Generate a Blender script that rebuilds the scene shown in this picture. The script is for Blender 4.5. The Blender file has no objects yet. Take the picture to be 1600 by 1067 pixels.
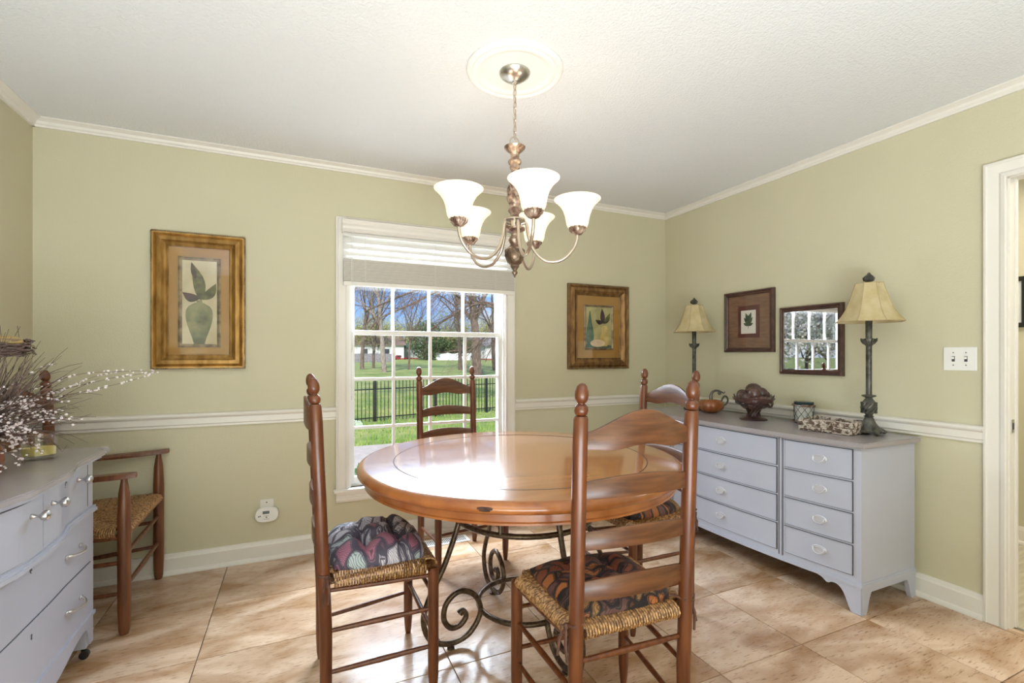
import bpy, bmesh, math, random
from mathutils import Vector, Matrix
PI = math.pi
S = bpy.context.scene
COL = S.collection
random.seed(7)

# ------------------------------------------------------------------ camera
cam_d = bpy.data.cameras.new('camera'); cam = bpy.data.objects.new('camera', cam_d); COL.objects.link(cam)
cam.location = (0, 0, 1.23); cam.rotation_euler = (PI/2, 0, -math.radians(24.2))
cam_d.sensor_fit = 'HORIZONTAL'; cam_d.sensor_width = 36.0
cam_d.lens = 36.0*745/1600; cam_d.shift_y = 21.0/1600; cam_d.clip_start = 0.02; cam_d.clip_end = 500
S.camera = cam
# ------------------------------------------------------------------ world sky
W = bpy.data.worlds.new('sky'); S.world = W; W.use_nodes = True
nt = W.node_tree; nt.nodes.clear()
def N(t, k, **p):
    n = t.nodes.new(k)
    for a, b in p.items(): setattr(n, a, b)
    return n
out = N(nt, 'ShaderNodeOutputWorld'); bg = N(nt, 'ShaderNodeBackground'); tc = N(nt, 'ShaderNodeTexCoord')
sx = N(nt, 'ShaderNodeSeparateXYZ'); rp = N(nt, 'ShaderNodeValToRGB'); nz = N(nt, 'ShaderNodeTexNoise'); mx = N(nt, 'ShaderNodeMix', data_type='RGBA')
mp = N(nt, 'ShaderNodeMapping'); mp.inputs['Scale'].default_value = (1, 1, 3.5)
rr = N(nt, 'ShaderNodeValToRGB')
e = rp.color_ramp.elements
e[0].position = 0.0; e[0].color = (.55, .72, .95, 1); e[1].position = .5; e[1].color = (.08, .22, .62, 1)
x = rp.color_ramp.elements.new(.10); x.color = (.22, .44, .88, 1)
rr.color_ramp.elements[0].position = .48; rr.color_ramp.elements[1].position = .72
nz.inputs['Scale'].default_value = 2.6; nz.inputs['Detail'].default_value = 5
L = nt.links.new
L(tc.outputs['Generated'], sx.inputs[0]); L(sx.outputs['Z'], rp.inputs[0]); L(tc.outputs['Generated'], mp.inputs[0]); L(mp.outputs[0], nz.inputs['Vector'])
L(nz.outputs['Fac'], rr.inputs[0]); L(rr.outputs['Color'], mx.inputs[0]); L(rp.outputs[0], mx.inputs[6]); mx.inputs[7].default_value = (.95, .97, 1, 1)
L(mx.outputs[2], bg.inputs[0]); bg.inputs[1].default_value = .85; L(bg.outputs[0], out.inputs[0])
# ------------------------------------------------------------------ lights
def lamp(name, kind, loc, energy, color=(1, 1, 1), rot=(0, 0, 0), **k):
    d = bpy.data.lights.new(name, kind); o = bpy.data.objects.new(name, d); COL.objects.link(o)
    o.location = loc; o.rotation_euler = rot; d.energy = energy; d.color = color
    for a, b in k.items(): setattr(d, a, b)
    return o
def aim(o, tgt):
    o.rotation_euler = (Vector(tgt)-o.location).to_track_quat('-Z', 'Y').to_euler()
sun = lamp('sun', 'SUN', (0, 0, 20), 3.3, (1, .95, .86), angle=.012)
sun.rotation_euler = (math.radians(48), 0, math.radians(-28+0))     # from behind the house towards the garden
d1 = lamp('window_fill', 'AREA', (.85, 4.25, 2.55), 540, (.74, .87, 1.0), shape='RECTANGLE', size=2.6, size_y=1.5); aim(d1, (.9, 2.2, .5))  # added panel, out of view above the panes, boosts the window's daylight
d2 = lamp('rear_bounce_fill', 'AREA', (-.15, -1.05, .25), 128, (.80, .91, 1), shape='RECTANGLE', size=2.0, size_y=1.7); d2.rotation_euler = (PI, 0, 0)  # unseen upward fill added behind the camera, bounced off the ceiling
d4 = lamp('hall_light', 'AREA', (3.7, .6, 2.36), 20, (1, .93, .82), shape='RECTANGLE', size=.8, size_y=1.5)
S.view_settings.view_transform = 'Standard'; S.view_settings.look = 'None'; S.view_settings.gamma = 1
S.view_settings.use_curve_mapping = False; S.view_settings.exposure = 0.62

# ------------------------------------------------------------------ materials
MATS = {}
def mat(name, col, rough=.5, metal=0, col2=None, nscale=8, stretch=(1, 1, 1), bump=0, bscale=60, coat=0, coat_rough=.1,
        contrast=(.35, .65), emit=None, estr=0, sheen=0, spec=.5, rand=0, detail=4, coat_ior=1.5, objinfo=False, dist=0):
    m = bpy.data.materials.new(name); m.use_nodes = True; t = m.node_tree; b = t.nodes['Principled BSDF']
    b.inputs['Base Color'].default_value = (*col, 1); b.inputs['Roughness'].default_value = rough; b.inputs['Metallic'].default_value = metal
    b.inputs['Coat Weight'].default_value = coat; b.inputs['Coat Roughness'].default_value = coat_rough; b.inputs['Coat IOR'].default_value = coat_ior
    b.inputs['Sheen Weight'].default_value = sheen; b.inputs['Specular IOR Level'].default_value = spec
    L = t.links.new
    tc = N(t, 'ShaderNodeTexCoord'); mp = N(t, 'ShaderNodeMapping'); mp.inputs['Scale'].default_value = stretch
    if objinfo:
        oi = N(t, 'ShaderNodeObjectInfo'); ad = N(t, 'ShaderNodeVectorMath', operation='ADD'); ml = N(t, 'ShaderNodeVectorMath', operation='SCALE')
        cb = N(t, 'ShaderNodeCombineXYZ'); L(oi.outputs['Random'], cb.inputs[0]); L(oi.outputs['Random'], cb.inputs[1]); L(oi.outputs['Random'], cb.inputs[2])
        L(cb.outputs[0], ml.inputs[0]); ml.inputs['Scale'].default_value = 37
        L(tc.outputs['Object'], ad.inputs[0]); L(ml.outputs[0], ad.inputs[1]); L(ad.outputs[0], mp.inputs[0])
    else: L(tc.outputs['Object'], mp.inputs[0])
    if col2:
        nz = N(t, 'ShaderNodeTexNoise'); nz.inputs['Scale'].default_value = nscale; nz.inputs['Detail'].default_value = detail; nz.inputs['Distortion'].default_value = dist
        L(mp.outputs[0], nz.inputs['Vector']); r = N(t, 'ShaderNodeValToRGB')
        r.color_ramp.elements[0].position = contrast[0]; r.color_ramp.elements[1].position = contrast[1]
        r.color_ramp.elements[0].color = (*col, 1); r.color_ramp.elements[1].color = (*col2, 1)
        L(nz.outputs['Fac'], r.inputs[0]); last = r.outputs[0]
        if rand:
            oi = N(t, 'ShaderNodeObjectInfo'); mr = N(t, 'ShaderNodeMapRange'); mr.inputs[3].default_value = 1-rand; mr.inputs[4].default_value = 1+rand
            L(oi.outputs['Random'], mr.inputs[0]); hs = N(t, 'ShaderNodeHueSaturation'); L(mr.outputs[0], hs.inputs['Value']); L(last, hs.inputs['Color']); last = hs.outputs[0]
        L(last, b.inputs['Base Color'])
    if bump:
        n2 = N(t, 'ShaderNodeTexNoise'); n2.inputs['Scale'].default_value = bscale; n2.inputs['Detail'].default_value = 3
        L(mp.outputs[0], n2.inputs['Vector']); bp = N(t, 'ShaderNodeBump'); bp.inputs['Strength'].default_value = bump; bp.inputs['Distance'].default_value = .01
        L(n2.outputs['Fac'], bp.inputs['Height']); L(bp.outputs[0], b.inputs['Normal'])
    if emit: b.inputs['Emission Color'].default_value = (*emit, 1); b.inputs['Emission Strength'].default_value = estr
    MATS[name] = m; return m
wall_m = mat('wall_paint', (.58, .537, .38), .6, col2=(.61, .567, .405), nscale=1.2, bump=.12, bscale=130)
ceil_m = mat('ceiling_texture', (.74, .745, .75), .9, bump=.45, bscale=110)
trim_m = mat('trim_paint', (.78, .74, .68), .35, bump=.03, bscale=30)
white_m = mat('white_enamel', (.82, .81, .79), .3)
sash_m = mat('sash_paint', (.80, .79, .76), .35)
blind_m = mat('blind_slat', (.80, .78, .74), .4)
_t = blind_m.node_tree; _b = _t.nodes['Principled BSDF']; _o = _t.nodes['Material Output']; _tr = N(_t, 'ShaderNodeBsdfTranslucent'); _tr.inputs[0].default_value = (.8, .85, .9, 1)
_mx = N(_t, 'ShaderNodeMixShader'); _mx.inputs[0].default_value = .012; _t.links.new(_b.outputs[0], _mx.inputs[1]); _t.links.new(_tr.outputs[0], _mx.inputs[2]); _t.links.new(_mx.outputs[0], _o.inputs[0])
tile_m = mat('travertine', (.37, .20, .095), .2, col2=(.68, .49, .35), nscale=3.2, stretch=(1.0, 2.2, 1), bump=.05, bscale=90, objinfo=True, rand=.09, detail=9, dist=.7, contrast=(.33, .66), spec=.7)
def travertine_veins(m):
    t = m.node_tree; b = t.nodes['Principled BSDF']; L = t.links.new
    src = b.inputs['Base Color'].links[0].from_socket; mp = [n for n in t.nodes if n.type == 'MAPPING'][0]
    m2 = N(t, 'ShaderNodeMapping'); m2.inputs['Scale'].default_value = (1, 3, 1); L(mp.outputs[0], m2.inputs[0])
    nz = N(t, 'ShaderNodeTexNoise'); nz.inputs['Scale'].default_value = 26; nz.inputs['Detail'].default_value = 6; L(m2.outputs[0], nz.inputs['Vector'])
    r = N(t, 'ShaderNodeValToRGB'); r.color_ramp.elements[0].position = .30; r.color_ramp.elements[0].color = (.40, .30, .22, 1)
    r.color_ramp.elements[1].position = .43; r.color_ramp.elements[1].color = (1, 1, 1, 1); L(nz.outputs['Fac'], r.inputs[0])
    mx = N(t, 'ShaderNodeMix', data_type='RGBA', blend_type='MULTIPLY'); mx.inputs[0].default_value = .8
    L(src, mx.inputs[6]); L(r.outputs[0], mx.inputs[7]); L(mx.outputs[2], b.inputs['Base Color'])
travertine_veins(tile_m)
grout_m = mat('grout', (.42, .33, .25), .8)
hallfloor_m = mat('hall_floor', (.42, .38, .28), .35, col2=(.60, .55, .42), nscale=5, stretch=(1, 8, 1))
wood = dict(stretch=(14, 14, 1.2), nscale=4, detail=6, coat=.2, coat_rough=.15)
chair_m = mat('cherry_wood', (.085, .019, .004), .38, col2=(.16, .045, .010), **wood)
slat_m = mat('slat_wood', (.070, .021, .006), .38, col2=(.145, .052, .017), stretch=(1.5, 10, 16), nscale=4, detail=6, coat=.2, coat_rough=.18)
oldoak_m = mat('armchair_wood', (.10, .028, .007), .42, col2=(.185, .06, .018), **wood)
table_m = mat('table_pine', (.36, .135, .045), .25, col2=(.46, .19, .07), stretch=(1, 9, 9), nscale=2.2, detail=8, coat=1, coat_rough=.10, coat_ior=1.6, contrast=(.3, .7))
tedge_m = mat('table_edge', (.27, .075, .015), .28, col2=(.42, .145, .035), stretch=(3, 3, 3), nscale=3, coat=.6, coat_rough=.12)
knot_m = mat('wood_knot', (.02, .01, .008), .8, col2=(.08, .03, .015), nscale=40)
iron_m = mat('wrought_iron', (.075, .05, .035), .34, .7, col2=(.16, .115, .08), nscale=60, bump=.1, bscale=120)
rush_m = mat('rush', (.17, .072, .022), .45, col2=(.50, .265, .10), nscale=120, contrast=(.42, .58), bump=.1, bscale=300, coat=.2)
tie_m = mat('tie_cord', (.07, .028, .018), .7, col2=(.13, .05, .03), nscale=50)
paint_m = mat('dresser_paint', (.45, .46, .545), .32, col2=(.475, .485, .57), nscale=3, coat=.15, bump=.02, bscale=25)
dtop_m = mat('dresser_top_reflection', (.33, .295, .30), .24, col2=(.36, .32, .325), nscale=3, coat=.2, coat_rough=.15)  # same dresser paint, colour browned to carry reflections on the tops
gap_m = mat('shadow_gap', (.05, .045, .05), .8)
nickel_m = mat('brushed_nickel', (.62, .60, .58), .28, 1)
pullp_m = mat('painted_pull', (.66, .65, .70), .25, .3)
gold_m = mat('gold_leaf', (.25, .13, .032), .38, .7, col2=(.48, .28, .085), nscale=9, stretch=(3, 3, 1), bump=.1)
wgold_m = mat('walnut_gold', (.14, .07, .028), .4, .6, col2=(.30, .165, .06), nscale=12, stretch=(3, 3, 1), bump=.1)
golddark_m = mat('antique_gold', (.12, .08, .045), .4, .5, col2=(.34, .26, .16), nscale=22, bump=.15)
matte_gold = mat('ochre_mat', (.33, .165, .03), .65, col2=(.37, .19, .04), nscale=6)
frame_m = mat('dark_frame', (.045, .018, .013), .35, col2=(.085, .035, .026), nscale=30, coat=.3)
glaze = mat('picture_glass', (1, 1, 1), .02)
def glassy(m, fac, rough=.01):
    t = m.node_tree; t.nodes.clear(); o = N(t, 'ShaderNodeOutputMaterial'); g = N(t, 'ShaderNodeBsdfGlossy'); g.inputs['Roughness'].default_value = rough
    tr = N(t, 'ShaderNodeBsdfTransparent'); mx = N(t, 'ShaderNodeMixShader'); lw = N(t, 'ShaderNodeLayerWeight'); lw.inputs[0].default_value = .5
    pw = N(t, 'ShaderNodeMath', operation='POWER'); pw.inputs[1].default_value = 5
    ad = N(t, 'ShaderNodeMath', operation='ADD', use_clamp=True); ad.inputs[1].default_value = fac
    t.links.new(lw.outputs['Facing'], pw.inputs[0]); t.links.new(pw.outputs[0], ad.inputs[0]); t.links.new(ad.outputs[0], mx.inputs[0]); t.links.new(tr.outputs[0], mx.inputs[1]); t.links.new(g.outputs[0], mx.inputs[2]); t.links.new(mx.outputs[0], o.inputs[0])
glassy(glaze, .03)
mglaze = mat('mirror_like_glass', (1, 1, 1), .02); glassy(mglaze, .62)
pane_m = mat('window_glass', (1, 1, 1), .0); glassy(pane_m, .02)
jar_m = mat('jar_glass', (.9, .97, .97), .03); glassy(jar_m, .10, .03)
silver_m = mat('satin_silver', (.58, .50, .42), .3, .9)
lampbronze = mat('chandelier_bronze', (.17, .10, .07), .38, .6, col2=(.55, .42, .33), nscale=35, bump=.3, bscale=60, contrast=(.4, .62))
acorn_m = mat('chandelier_acorn', (.09, .06, .045), .35, .6, col2=(.24, .16, .10), nscale=30, bump=.3, bscale=60)
shade_m = mat('lit_alabaster_glass', (.62, .54, .42), .4, emit=(1, .85, .60), estr=.60)
b = shade_m.node_tree.nodes['Principled BSDF']; b.inputs['Transmission Weight'].default_value = 0
rose_m = mat('ceiling_rose_plaster', (.84, .80, .76), .6)
buffet_m = mat('verdigris_bronze', (.045, .045, .04), .42, .45, col2=(.14, .135, .115), nscale=30, bump=.2)
lshade_m = mat('parchment_shade', (.46, .36, .18), .7, col2=(.60, .50, .30), nscale=14, detail=7, bump=.08)
lshade_m.node_tree.nodes['Principled BSDF'].inputs['Subsurface Weight'].default_value = 0
pumpkin_m = mat('pumpkin_glaze', (.24, .06, .012), .18, col2=(.42, .14, .03), nscale=10, coat=.8)
stem_m = mat('pumpkin_stem', (.07, .075, .075), .3, .3, col2=(.14, .12, .10), nscale=20)
resin_m = mat('carved_resin', (.035, .016, .014), .3, col2=(.11, .05, .04), nscale=18, coat=.4, bump=.3, bscale=50)
wicker_m = mat('wicker', (.14, .085, .055), .6, col2=(.66, .57, .49), nscale=55, contrast=(.44, .56))
wax_m = mat('yellow_wax', (.78, .66, .22), .5); wax_m.node_tree.nodes['Principled BSDF'].inputs['Subsurface Weight'].default_value = 0
cream_m = mat('cream_wax', (.80, .76, .66), .5)
twig_m = mat('twig', (.055, .032, .025), .7, col2=(.20, .13, .11), nscale=30)
bloom_m = mat('blossom', (.62, .50, .50), .7, col2=(.86, .78, .78), nscale=20)
red_m = mat('copper_vase', (.28, .07, .03), .3, .3)
egg_m = mat('ochre_gourd', (.40, .28, .10), .35)
plastic_m = mat('white_plastic', (.82, .81, .78), .35)
lcd_m = mat('grey_display', (.12, .15, .16), .2)
dark_m = mat('dark_print', (.08, .08, .09), .5)
black_m = mat('black_metal', (.015, .017, .016), .4)
cordm = mat('white_cord', (.75, .74, .70), .6)
grass_m = mat('lawn_grass', (.16, .26, .05), .8, col2=(.38, .40, .13), nscale=.9, detail=9, contrast=(.35, .65), bump=.6, bscale=14)
blade_m = mat('grass_blade', (.14, .30, .04), .7, col2=(.34, .44, .10), nscale=3)
patio_m = mat('patio_concrete', (.50, .44, .38), .8, col2=(.58, .52, .46), nscale=6)
bark_m = mat('bark', (.10, .065, .05), .9, col2=(.24, .175, .14), nscale=5, stretch=(3, 3, .6), bump=.5, bscale=20)
pbark_m = mat('pale_bark', (.22, .17, .14), .9, col2=(.42, .36, .31), nscale=5, stretch=(3, 3, .6), bump=.4, bscale=20)
bud_m = mat('spring_leaf', (.30, .34, .06), .8, col2=(.46, .46, .12), nscale=.8)
ever_m = mat('evergreen_leaf', (.03, .07, .015), .8, col2=(.10, .16, .04), nscale=.7)
box_m = mat('boxwood_leaf', (.015, .055, .012), .5, col2=(.06, .16, .04), nscale=18)
hwhite_m = mat('house_siding', (.80, .80, .82), .7); hroof_m = mat('house_roof', (.20, .19, .20), .8, col2=(.28, .26, .27), nscale=3)
hbrown_m = mat('brown_roof', (.22, .16, .13), .8); hgreen_m = mat('green_roof', (.10, .26, .19), .7); hglass_m = mat('dark_window', (.05, .06, .08), .2)
wfence_m = mat('white_vinyl', (.85, .86, .9), .5); gfence_m = mat('weathered_board', (.20, .19, .21), .8, col2=(.30, .28, .30), nscale=4)
car_m = mat('red_car_paint', (.35, .03, .05), .3, coat=1)
brick_m = mat('red_brick', (.30, .10, .07), .8)

def fabric(name, base, cols, scale=9):
    m = bpy.data.materials.new(name); m.use_nodes = True; t = m.node_tree; b = t.nodes['Principled BSDF']; L = t.links.new
    tc = N(t, 'ShaderNodeTexCoord'); nz = N(t, 'ShaderNodeTexNoise'); nz.inputs['Scale'].default_value = 5; nz.inputs['Detail'].default_value = 2
    L(tc.outputs['Object'], nz.inputs['Vector'])
    ml = N(t, 'ShaderNodeVectorMath', operation='MULTIPLY_ADD'); L(nz.outputs['Color'], ml.inputs[0]); ml.inputs[1].default_value = (.22, .22, .05); L(tc.outputs['Object'], ml.inputs[2])
    mp = N(t, 'ShaderNodeMapping'); mp.inputs['Scale'].default_value = (1.25, 2.3, .5); mp.inputs['Rotation'].default_value = (0, 0, .6); L(ml.outputs[0], mp.inputs[0])
    vo = N(t, 'ShaderNodeTexVoronoi', feature='DISTANCE_TO_EDGE'); vo.inputs['Scale'].default_value = scale; L(mp.outputs[0], vo.inputs['Vector'])
    vc = N(t, 'ShaderNodeTexVoronoi'); vc.inputs['Scale'].default_value = scale; L(mp.outputs[0], vc.inputs['Vector'])
    pick = N(t, 'ShaderNodeSeparateColor'); L(vc.outputs['Color'], pick.inputs[0])
    r = N(t, 'ShaderNodeValToRGB'); r.color_ramp.interpolation = 'CONSTANT'
    r.color_ramp.elements[0].color = (*cols[0], 1); r.color_ramp.elements[1].position = .25; r.color_ramp.elements[1].color = (*cols[1], 1)
    for i, c in enumerate(cols[2:]): r.color_ramp.elements.new(.5+.25*i).color = (*c, 1)
    L(pick.outputs[0], r.inputs[0])
    # leaf outline: dark ground, bright rim, fill with veins
    rim = N(t, 'ShaderNodeValToRGB'); re = rim.color_ramp; re.interpolation = 'CONSTANT'
    re.elements[0].color = (0, 0, 0, 1); re.elements[0].position = 0; re.elements[1].position = .06; re.elements[1].color = (.5, .5, .5, 1)
    re.elements.new(.09).color = (0, 0, 0, 1); re.elements.new(.115).color = (1, 1, 1, 1)
    L(vo.outputs['Distance'], rim.inputs[0])
    wv = N(t, 'ShaderNodeTexWave'); wv.inputs['Scale'].default_value = 34; wv.inputs['Distortion'].default_value = 7; wv.inputs['Detail'].default_value = 1; L(mp.outputs[0], wv.inputs['Vector'])
    wr = N(t, 'ShaderNodeValToRGB'); wr.color_ramp.elements[0].position = .12; wr.color_ramp.elements[0].color = (.25, .25, .25, 1); wr.color_ramp.elements[1].position = .3; L(wv.outputs['Fac'], wr.inputs[0])
    fm = N(t, 'ShaderNodeMix', data_type='RGBA', blend_type='MULTIPLY'); fm.inputs[0].default_value = .8; L(r.outputs[0], fm.inputs[6]); L(wr.outputs[0], fm.inputs[7])
    mx = N(t, 'ShaderNodeMix', data_type='RGBA'); L(rim.outputs[0], mx.inputs[0]); mx.inputs[6].default_value = (*base, 1); L(fm.outputs[2], mx.inputs[7])
    L(mx.outputs[2], b.inputs['Base Color']); b.inputs['Roughness'].default_value = .6; b.inputs['Sheen Weight'].default_value = .04
    return m
fab_dark = fabric('tapestry_rust', (.012, .008, .010), [(.40, .13, .035), (.24, .065, .03), (.34, .17, .06), (.14, .06, .05)], 10)
fab_glare = fabric('tapestry_glare', (.06, .05, .08), [(.52, .49, .56), (.33, .13, .20), (.40, .46, .48), (.58, .54, .62)], 9)  # same leaf fabric, window glare painted in as pale grey and mauve

# ------------------------------------------------------------------ mesh helpers
class MB:
    def __init__(s): s.v = []; s.f = []; s.M = Matrix()
    def add(s, vs, fs):
        o = len(s.v); s.v += [tuple(s.M @ Vector(p)) for p in vs]; s.f += [tuple(i+o for i in f) for f in fs]; return s
    def box(s, x0, x1, y0, y1, z0, z1, bev=0):
        if bev:
            b = bev; vs = []; 
            P = [(x0, x1), (y0, y1), (z0, z1)]
            bm = bmesh.new(); g = bmesh.ops.create_cube(bm, size=1)
            for v in bm.verts: v.co = Vector(((x0+x1)/2+v.co.x*(x1-x0), (y0+y1)/2+v.co.y*(y1-y0), (z0+z1)/2+v.co.z*(z1-z0)))
            bmesh.ops.bevel(bm, geom=bm.edges[:], offset=b, segments=2, profile=.5, affect='EDGES')
            bm.verts.index_update(); s.add([v.co[:] for v in bm.verts], [[v.index for v in f.verts] for f in bm.faces]); bm.free(); return s
        v = [(x, y, z) for z in (z0, z1) for y in (y0, y1) for x in (x0, x1)]
        return s.add(v, [(0, 2, 3, 1), (4, 5, 7, 6), (0, 1, 5, 4), (2, 6, 7, 3), (0, 4, 6, 2), (1, 3, 7, 5)])
    def rings(s, R, cap=True, closed=False):
        n = len(R[0]); vs = [p for r in R for p in r]; fs = []
        m = len(R)
        for i in range(m if closed else m-1):
            a = i*n; b = ((i+1) % m)*n
            for j in range(n): fs.append((a+j, a+(j+1) % n, b+(j+1) % n, b+j))
        if cap and not closed: fs.append(tuple(range(n-1, -1, -1))); fs.append(tuple((m-1)*n+k for k in range(n)))
        return s.add(vs, fs)
    def lathe(s, prof, n=24, c=(0, 0, 0), cap=True, off=None, sq=0):
        R = []
        for r, z in prof:
            ox, oy = off(z) if off else (0, 0)
            R.append([(c[0]+ox+r*math.cos(2*PI*k/n), c[1]+oy+r*math.sin(2*PI*k/n), c[2]+z) for k in range(n)])
        return s.rings(R, cap)
    def tube(s, pts, r, n=8, closed=False, cap=True):
        P = [Vector(p) for p in pts]; m = len(P); R = []
        rs = r if isinstance(r, (list, tuple)) else [r]*m
        up = None
        for i in range(m):
            if closed: t = P[(i+1) % m]-P[i-1]
            else: t = P[min(i+1, m-1)]-P[max(i-1, 0)]
            if t.length < 1e-9: t = Vector((0, 0, 1))
            t.normalize()
            if up is None: up = t.orthogonal().normalized()
            else:
                up = up-t*up.dot(t)
                up = up.normalized() if up.length > 1e-6 else t.orthogonal().normalized()
            w = t.cross(up)
            R.append([tuple(P[i]+(up*math.cos(2*PI*k/n)+w*math.sin(2*PI*k/n))*rs[i]) for k in range(n)])
        return s.rings(R, cap, closed)
    def prism(s, poly, z0, z1):                       # plan polygon, extruded up
        n = len(poly); v = [(x, y, z0) for x, y in poly]+[(x, y, z1) for x, y in poly]
        return s.add(v, [tuple(range(n-1, -1, -1)), tuple(range(n, 2*n))]+[(i, (i+1) % n, n+(i+1) % n, n+i) for i in range(n)])
    def sphere(s, c, r, n=12, m=8, sc=(1, 1, 1)):
        R = []
        for j in range(1, m):
            a = PI*j/m; R.append([(c[0]+sc[0]*r*math.sin(a)*math.cos(2*PI*k/n), c[1]+sc[1]*r*math.sin(a)*math.sin(2*PI*k/n), c[2]-sc[2]*r*math.cos(a)) for k in range(n)])
        return s.rings(R, True)
    def grid(s, fn, nu, nv):
        v = [fn(i/nu, j/nv) for j in range(nv+1) for i in range(nu+1)]
        f = [(j*(nu+1)+i, j*(nu+1)+i+1, (j+1)*(nu+1)+i+1, (j+1)*(nu+1)+i) for j in range(nv) for i in range(nu)]
        return s.add(v, f)
    def mesh(s, name, m, smooth=False):
        me = bpy.data.meshes.new(name); me.from_pydata(s.v, [], s.f); me.materials.append(m)
        bm = bmesh.new(); bm.from_mesh(me); bmesh.ops.recalc_face_normals(bm, faces=bm.faces[:])
        if smooth:
            for f in bm.faces: f.smooth = True
            for e in bm.edges:
                if len(e.link_faces) == 2 and e.calc_face_angle(0) > .7: e.smooth = False
        bm.to_mesh(me); bm.free(); return me
    def build(s, name, m, parent=None, smooth=False, label=None, kind=None):
        o = bpy.data.objects.new(name, s.mesh(name, m, smooth)); COL.objects.link(o)
        if parent: o.parent = parent
        if label: o['label'] = label
        if kind: o['kind'] = kind
        return o
def thing(name, label, cat, loc=(0, 0, 0), rz=0, group=None):
    o = bpy.data.objects.new(name, None); COL.objects.link(o); o.location = loc; o.rotation_euler = (0, 0, rz)
    o['label'] = label; o['category'] = cat; o.empty_display_size = .1
    if group: o['group'] = group
    return o
def tag(o, label, cat, group=None):
    o['label'] = label; o['category'] = cat
    if group: o['group'] = group
    return o
def struct(name, mb, m, parent=None, smooth=False):
    return mb.build(name, m, parent, smooth, kind=None if parent else 'structure')
def dup(root, loc, rz, label, group=None, name=None):
    r = root.copy(); COL.objects.link(r); r.location = loc; r.rotation_euler = (0, 0, rz); r['label'] = label
    if group: r['group'] = group
    for ch in list(root.children):
        c = ch.copy(); COL.objects.link(c); c.parent = r
        for g in ch.children:
            d = g.copy(); COL.objects.link(d); d.parent = c
    return r
def piece(src, name, parent, M=None):                 # linked copy of one part
    o = bpy.data.objects.new(name, src.data); COL.objects.link(o); o.parent = parent
    if M is not None: o.matrix_local = M
    return o

# ------------------------------------------------------------------ room
XL, XR, YB, YF, CZ = -1.237, 2.911, 3.23, -2.0, 2.44
T = .14
def walls():
    m = MB()                                           # window opening
    wx0, wx1, wz0, wz1 = .30, 1.39, .375, 2.04
    m.box(XL-T, wx0, YB, YB+T, 0, CZ); m.box(wx1, XR+T, YB, YB+T, 0, CZ); m.box(wx0, wx1, YB, YB+T, 0, wz0); m.box(wx0, wx1, YB, YB+T, wz1, CZ)
    struct('wall_back', m, wall_m)
    m = MB(); m.box(XL-T, XL, YF, YB, 0, CZ); struct('wall_left', m, wall_m)
    m = MB(); m.box(XR, XR+.075, 1.04, YB, 0, CZ); m.box(XR, XR+.075, YF, .24, 0, CZ); m.box(XR, XR+.075, .24, 1.04, 2.03, CZ); struct('wall_right', m, wall_m)
    m = MB(); m.box(XL-T, XR+T, YF-T, YF, 0, CZ); struct('wall_front', m, wall_m)
    m = MB(); m.box(XL-T, 4.5, YF-T, YB+T, CZ, CZ+.1); struct('ceiling', m, ceil_m)
    m = MB(); m.box(4.3, 4.44, -2.0, 3.3, 0, CZ); m.box(XR+.075, 4.3, 2.3, 2.44, 0, CZ); m.box(XR+.075, 4.3, -1.2, -1.06, 0, CZ); struct('wall_hall', m, wall_m)
    m = MB(); m.box(XR+.06, 4.3, -2, 2.3, -.1, -.001); struct('floor_hall', m, hallfloor_m)
walls()
fl = MB(); fl.box(XL-T, XR+.06, YF-T, YB+T, -.12, -.0105); floor = struct('floor', fl, grout_m)
p = .465; tb = MB(); g = .0018; tb.box(g, p-g, g, p-g, -.010, 0, bev=.0012)
tme = tb.mesh('tile', tile_m)
for i in range(-9, 4):
    for j in range(-8, 5):
        x0 = 2.418+(i)*p; y0 = 1.345+j*p
        ax, bx, ay, by = max(x0+g, XL), min(x0+p-g, XR+.03), max(y0+g, YF), min(y0+p-g, YB)
        if bx-ax < .02 or by-ay < .02: continue
        o = bpy.data.objects.new('tile', tme); COL.objects.link(o); o.parent = floor
        o.scale = ((bx-ax)/(p-2*g), (by-ay)/(p-2*g), 1); o.location = (ax-g*o.scale[0], ay-g*o.scale[1], 0)
def extrude_run(prof, a, b, nrm, name, m=trim_m):      # profile (out, z) swept along a->b, nrm = inward normal
    mb = MB(); R = []
    for q in (a, b): R.append([(q[0]+nrm[0]*o, q[1]+nrm[1]*o, z) for o, z in prof])
    mb.rings(R, True); return struct(name, mb, m)
RAIL = [(0, .82), (.012, .82), (.012, .832), (.019, .838), (.019, .870), (.024, .874), (.031, .880), (.033, .887), (.028, .896), (.010, .901), (0, .901)]
BASE = [(0, 0), (.030, 0), (.030, .008), (.026, .018), (.016, .024), (.016, .090), (.012, .098), (.009, .112), (0, .114)]
CROWN = [(0, 2.398), (.012, 2.398), (.013, 2.407), (.020, 2.412), (.024, 2.424), (.038, 2.430), (.050, 2.434), (.050, 2.44), (0, 2.44)]
cw = .30-.079; ce = 1.39+.079
extrude_run(RAIL, (XL, YB), (cw, YB), (0, -1), 'trim_1'); extrude_run(RAIL, (ce, YB), (XR, YB), (0, -1), 'trim_2')
extrude_run(RAIL, (XR, YB), (XR, 1.118), (-1, 0), 'trim_3'); extrude_run(RAIL, (XL, YB), (XL, YF), (1, 0), 'trim_4')
extrude_run(BASE, (XL, YB), (XR, YB), (0, -1), 'baseboard_back'); extrude_run(BASE, (XR, YB), (XR, 1.118), (-1, 0), 'baseboard_right')
extrude_run(BASE, (XL, YB), (XL, YF), (1, 0), 'baseboard_left'); extrude_run(BASE, (4.3, 2.3), (4.3, -1), (-1, 0), 'baseboard_hall')
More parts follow.
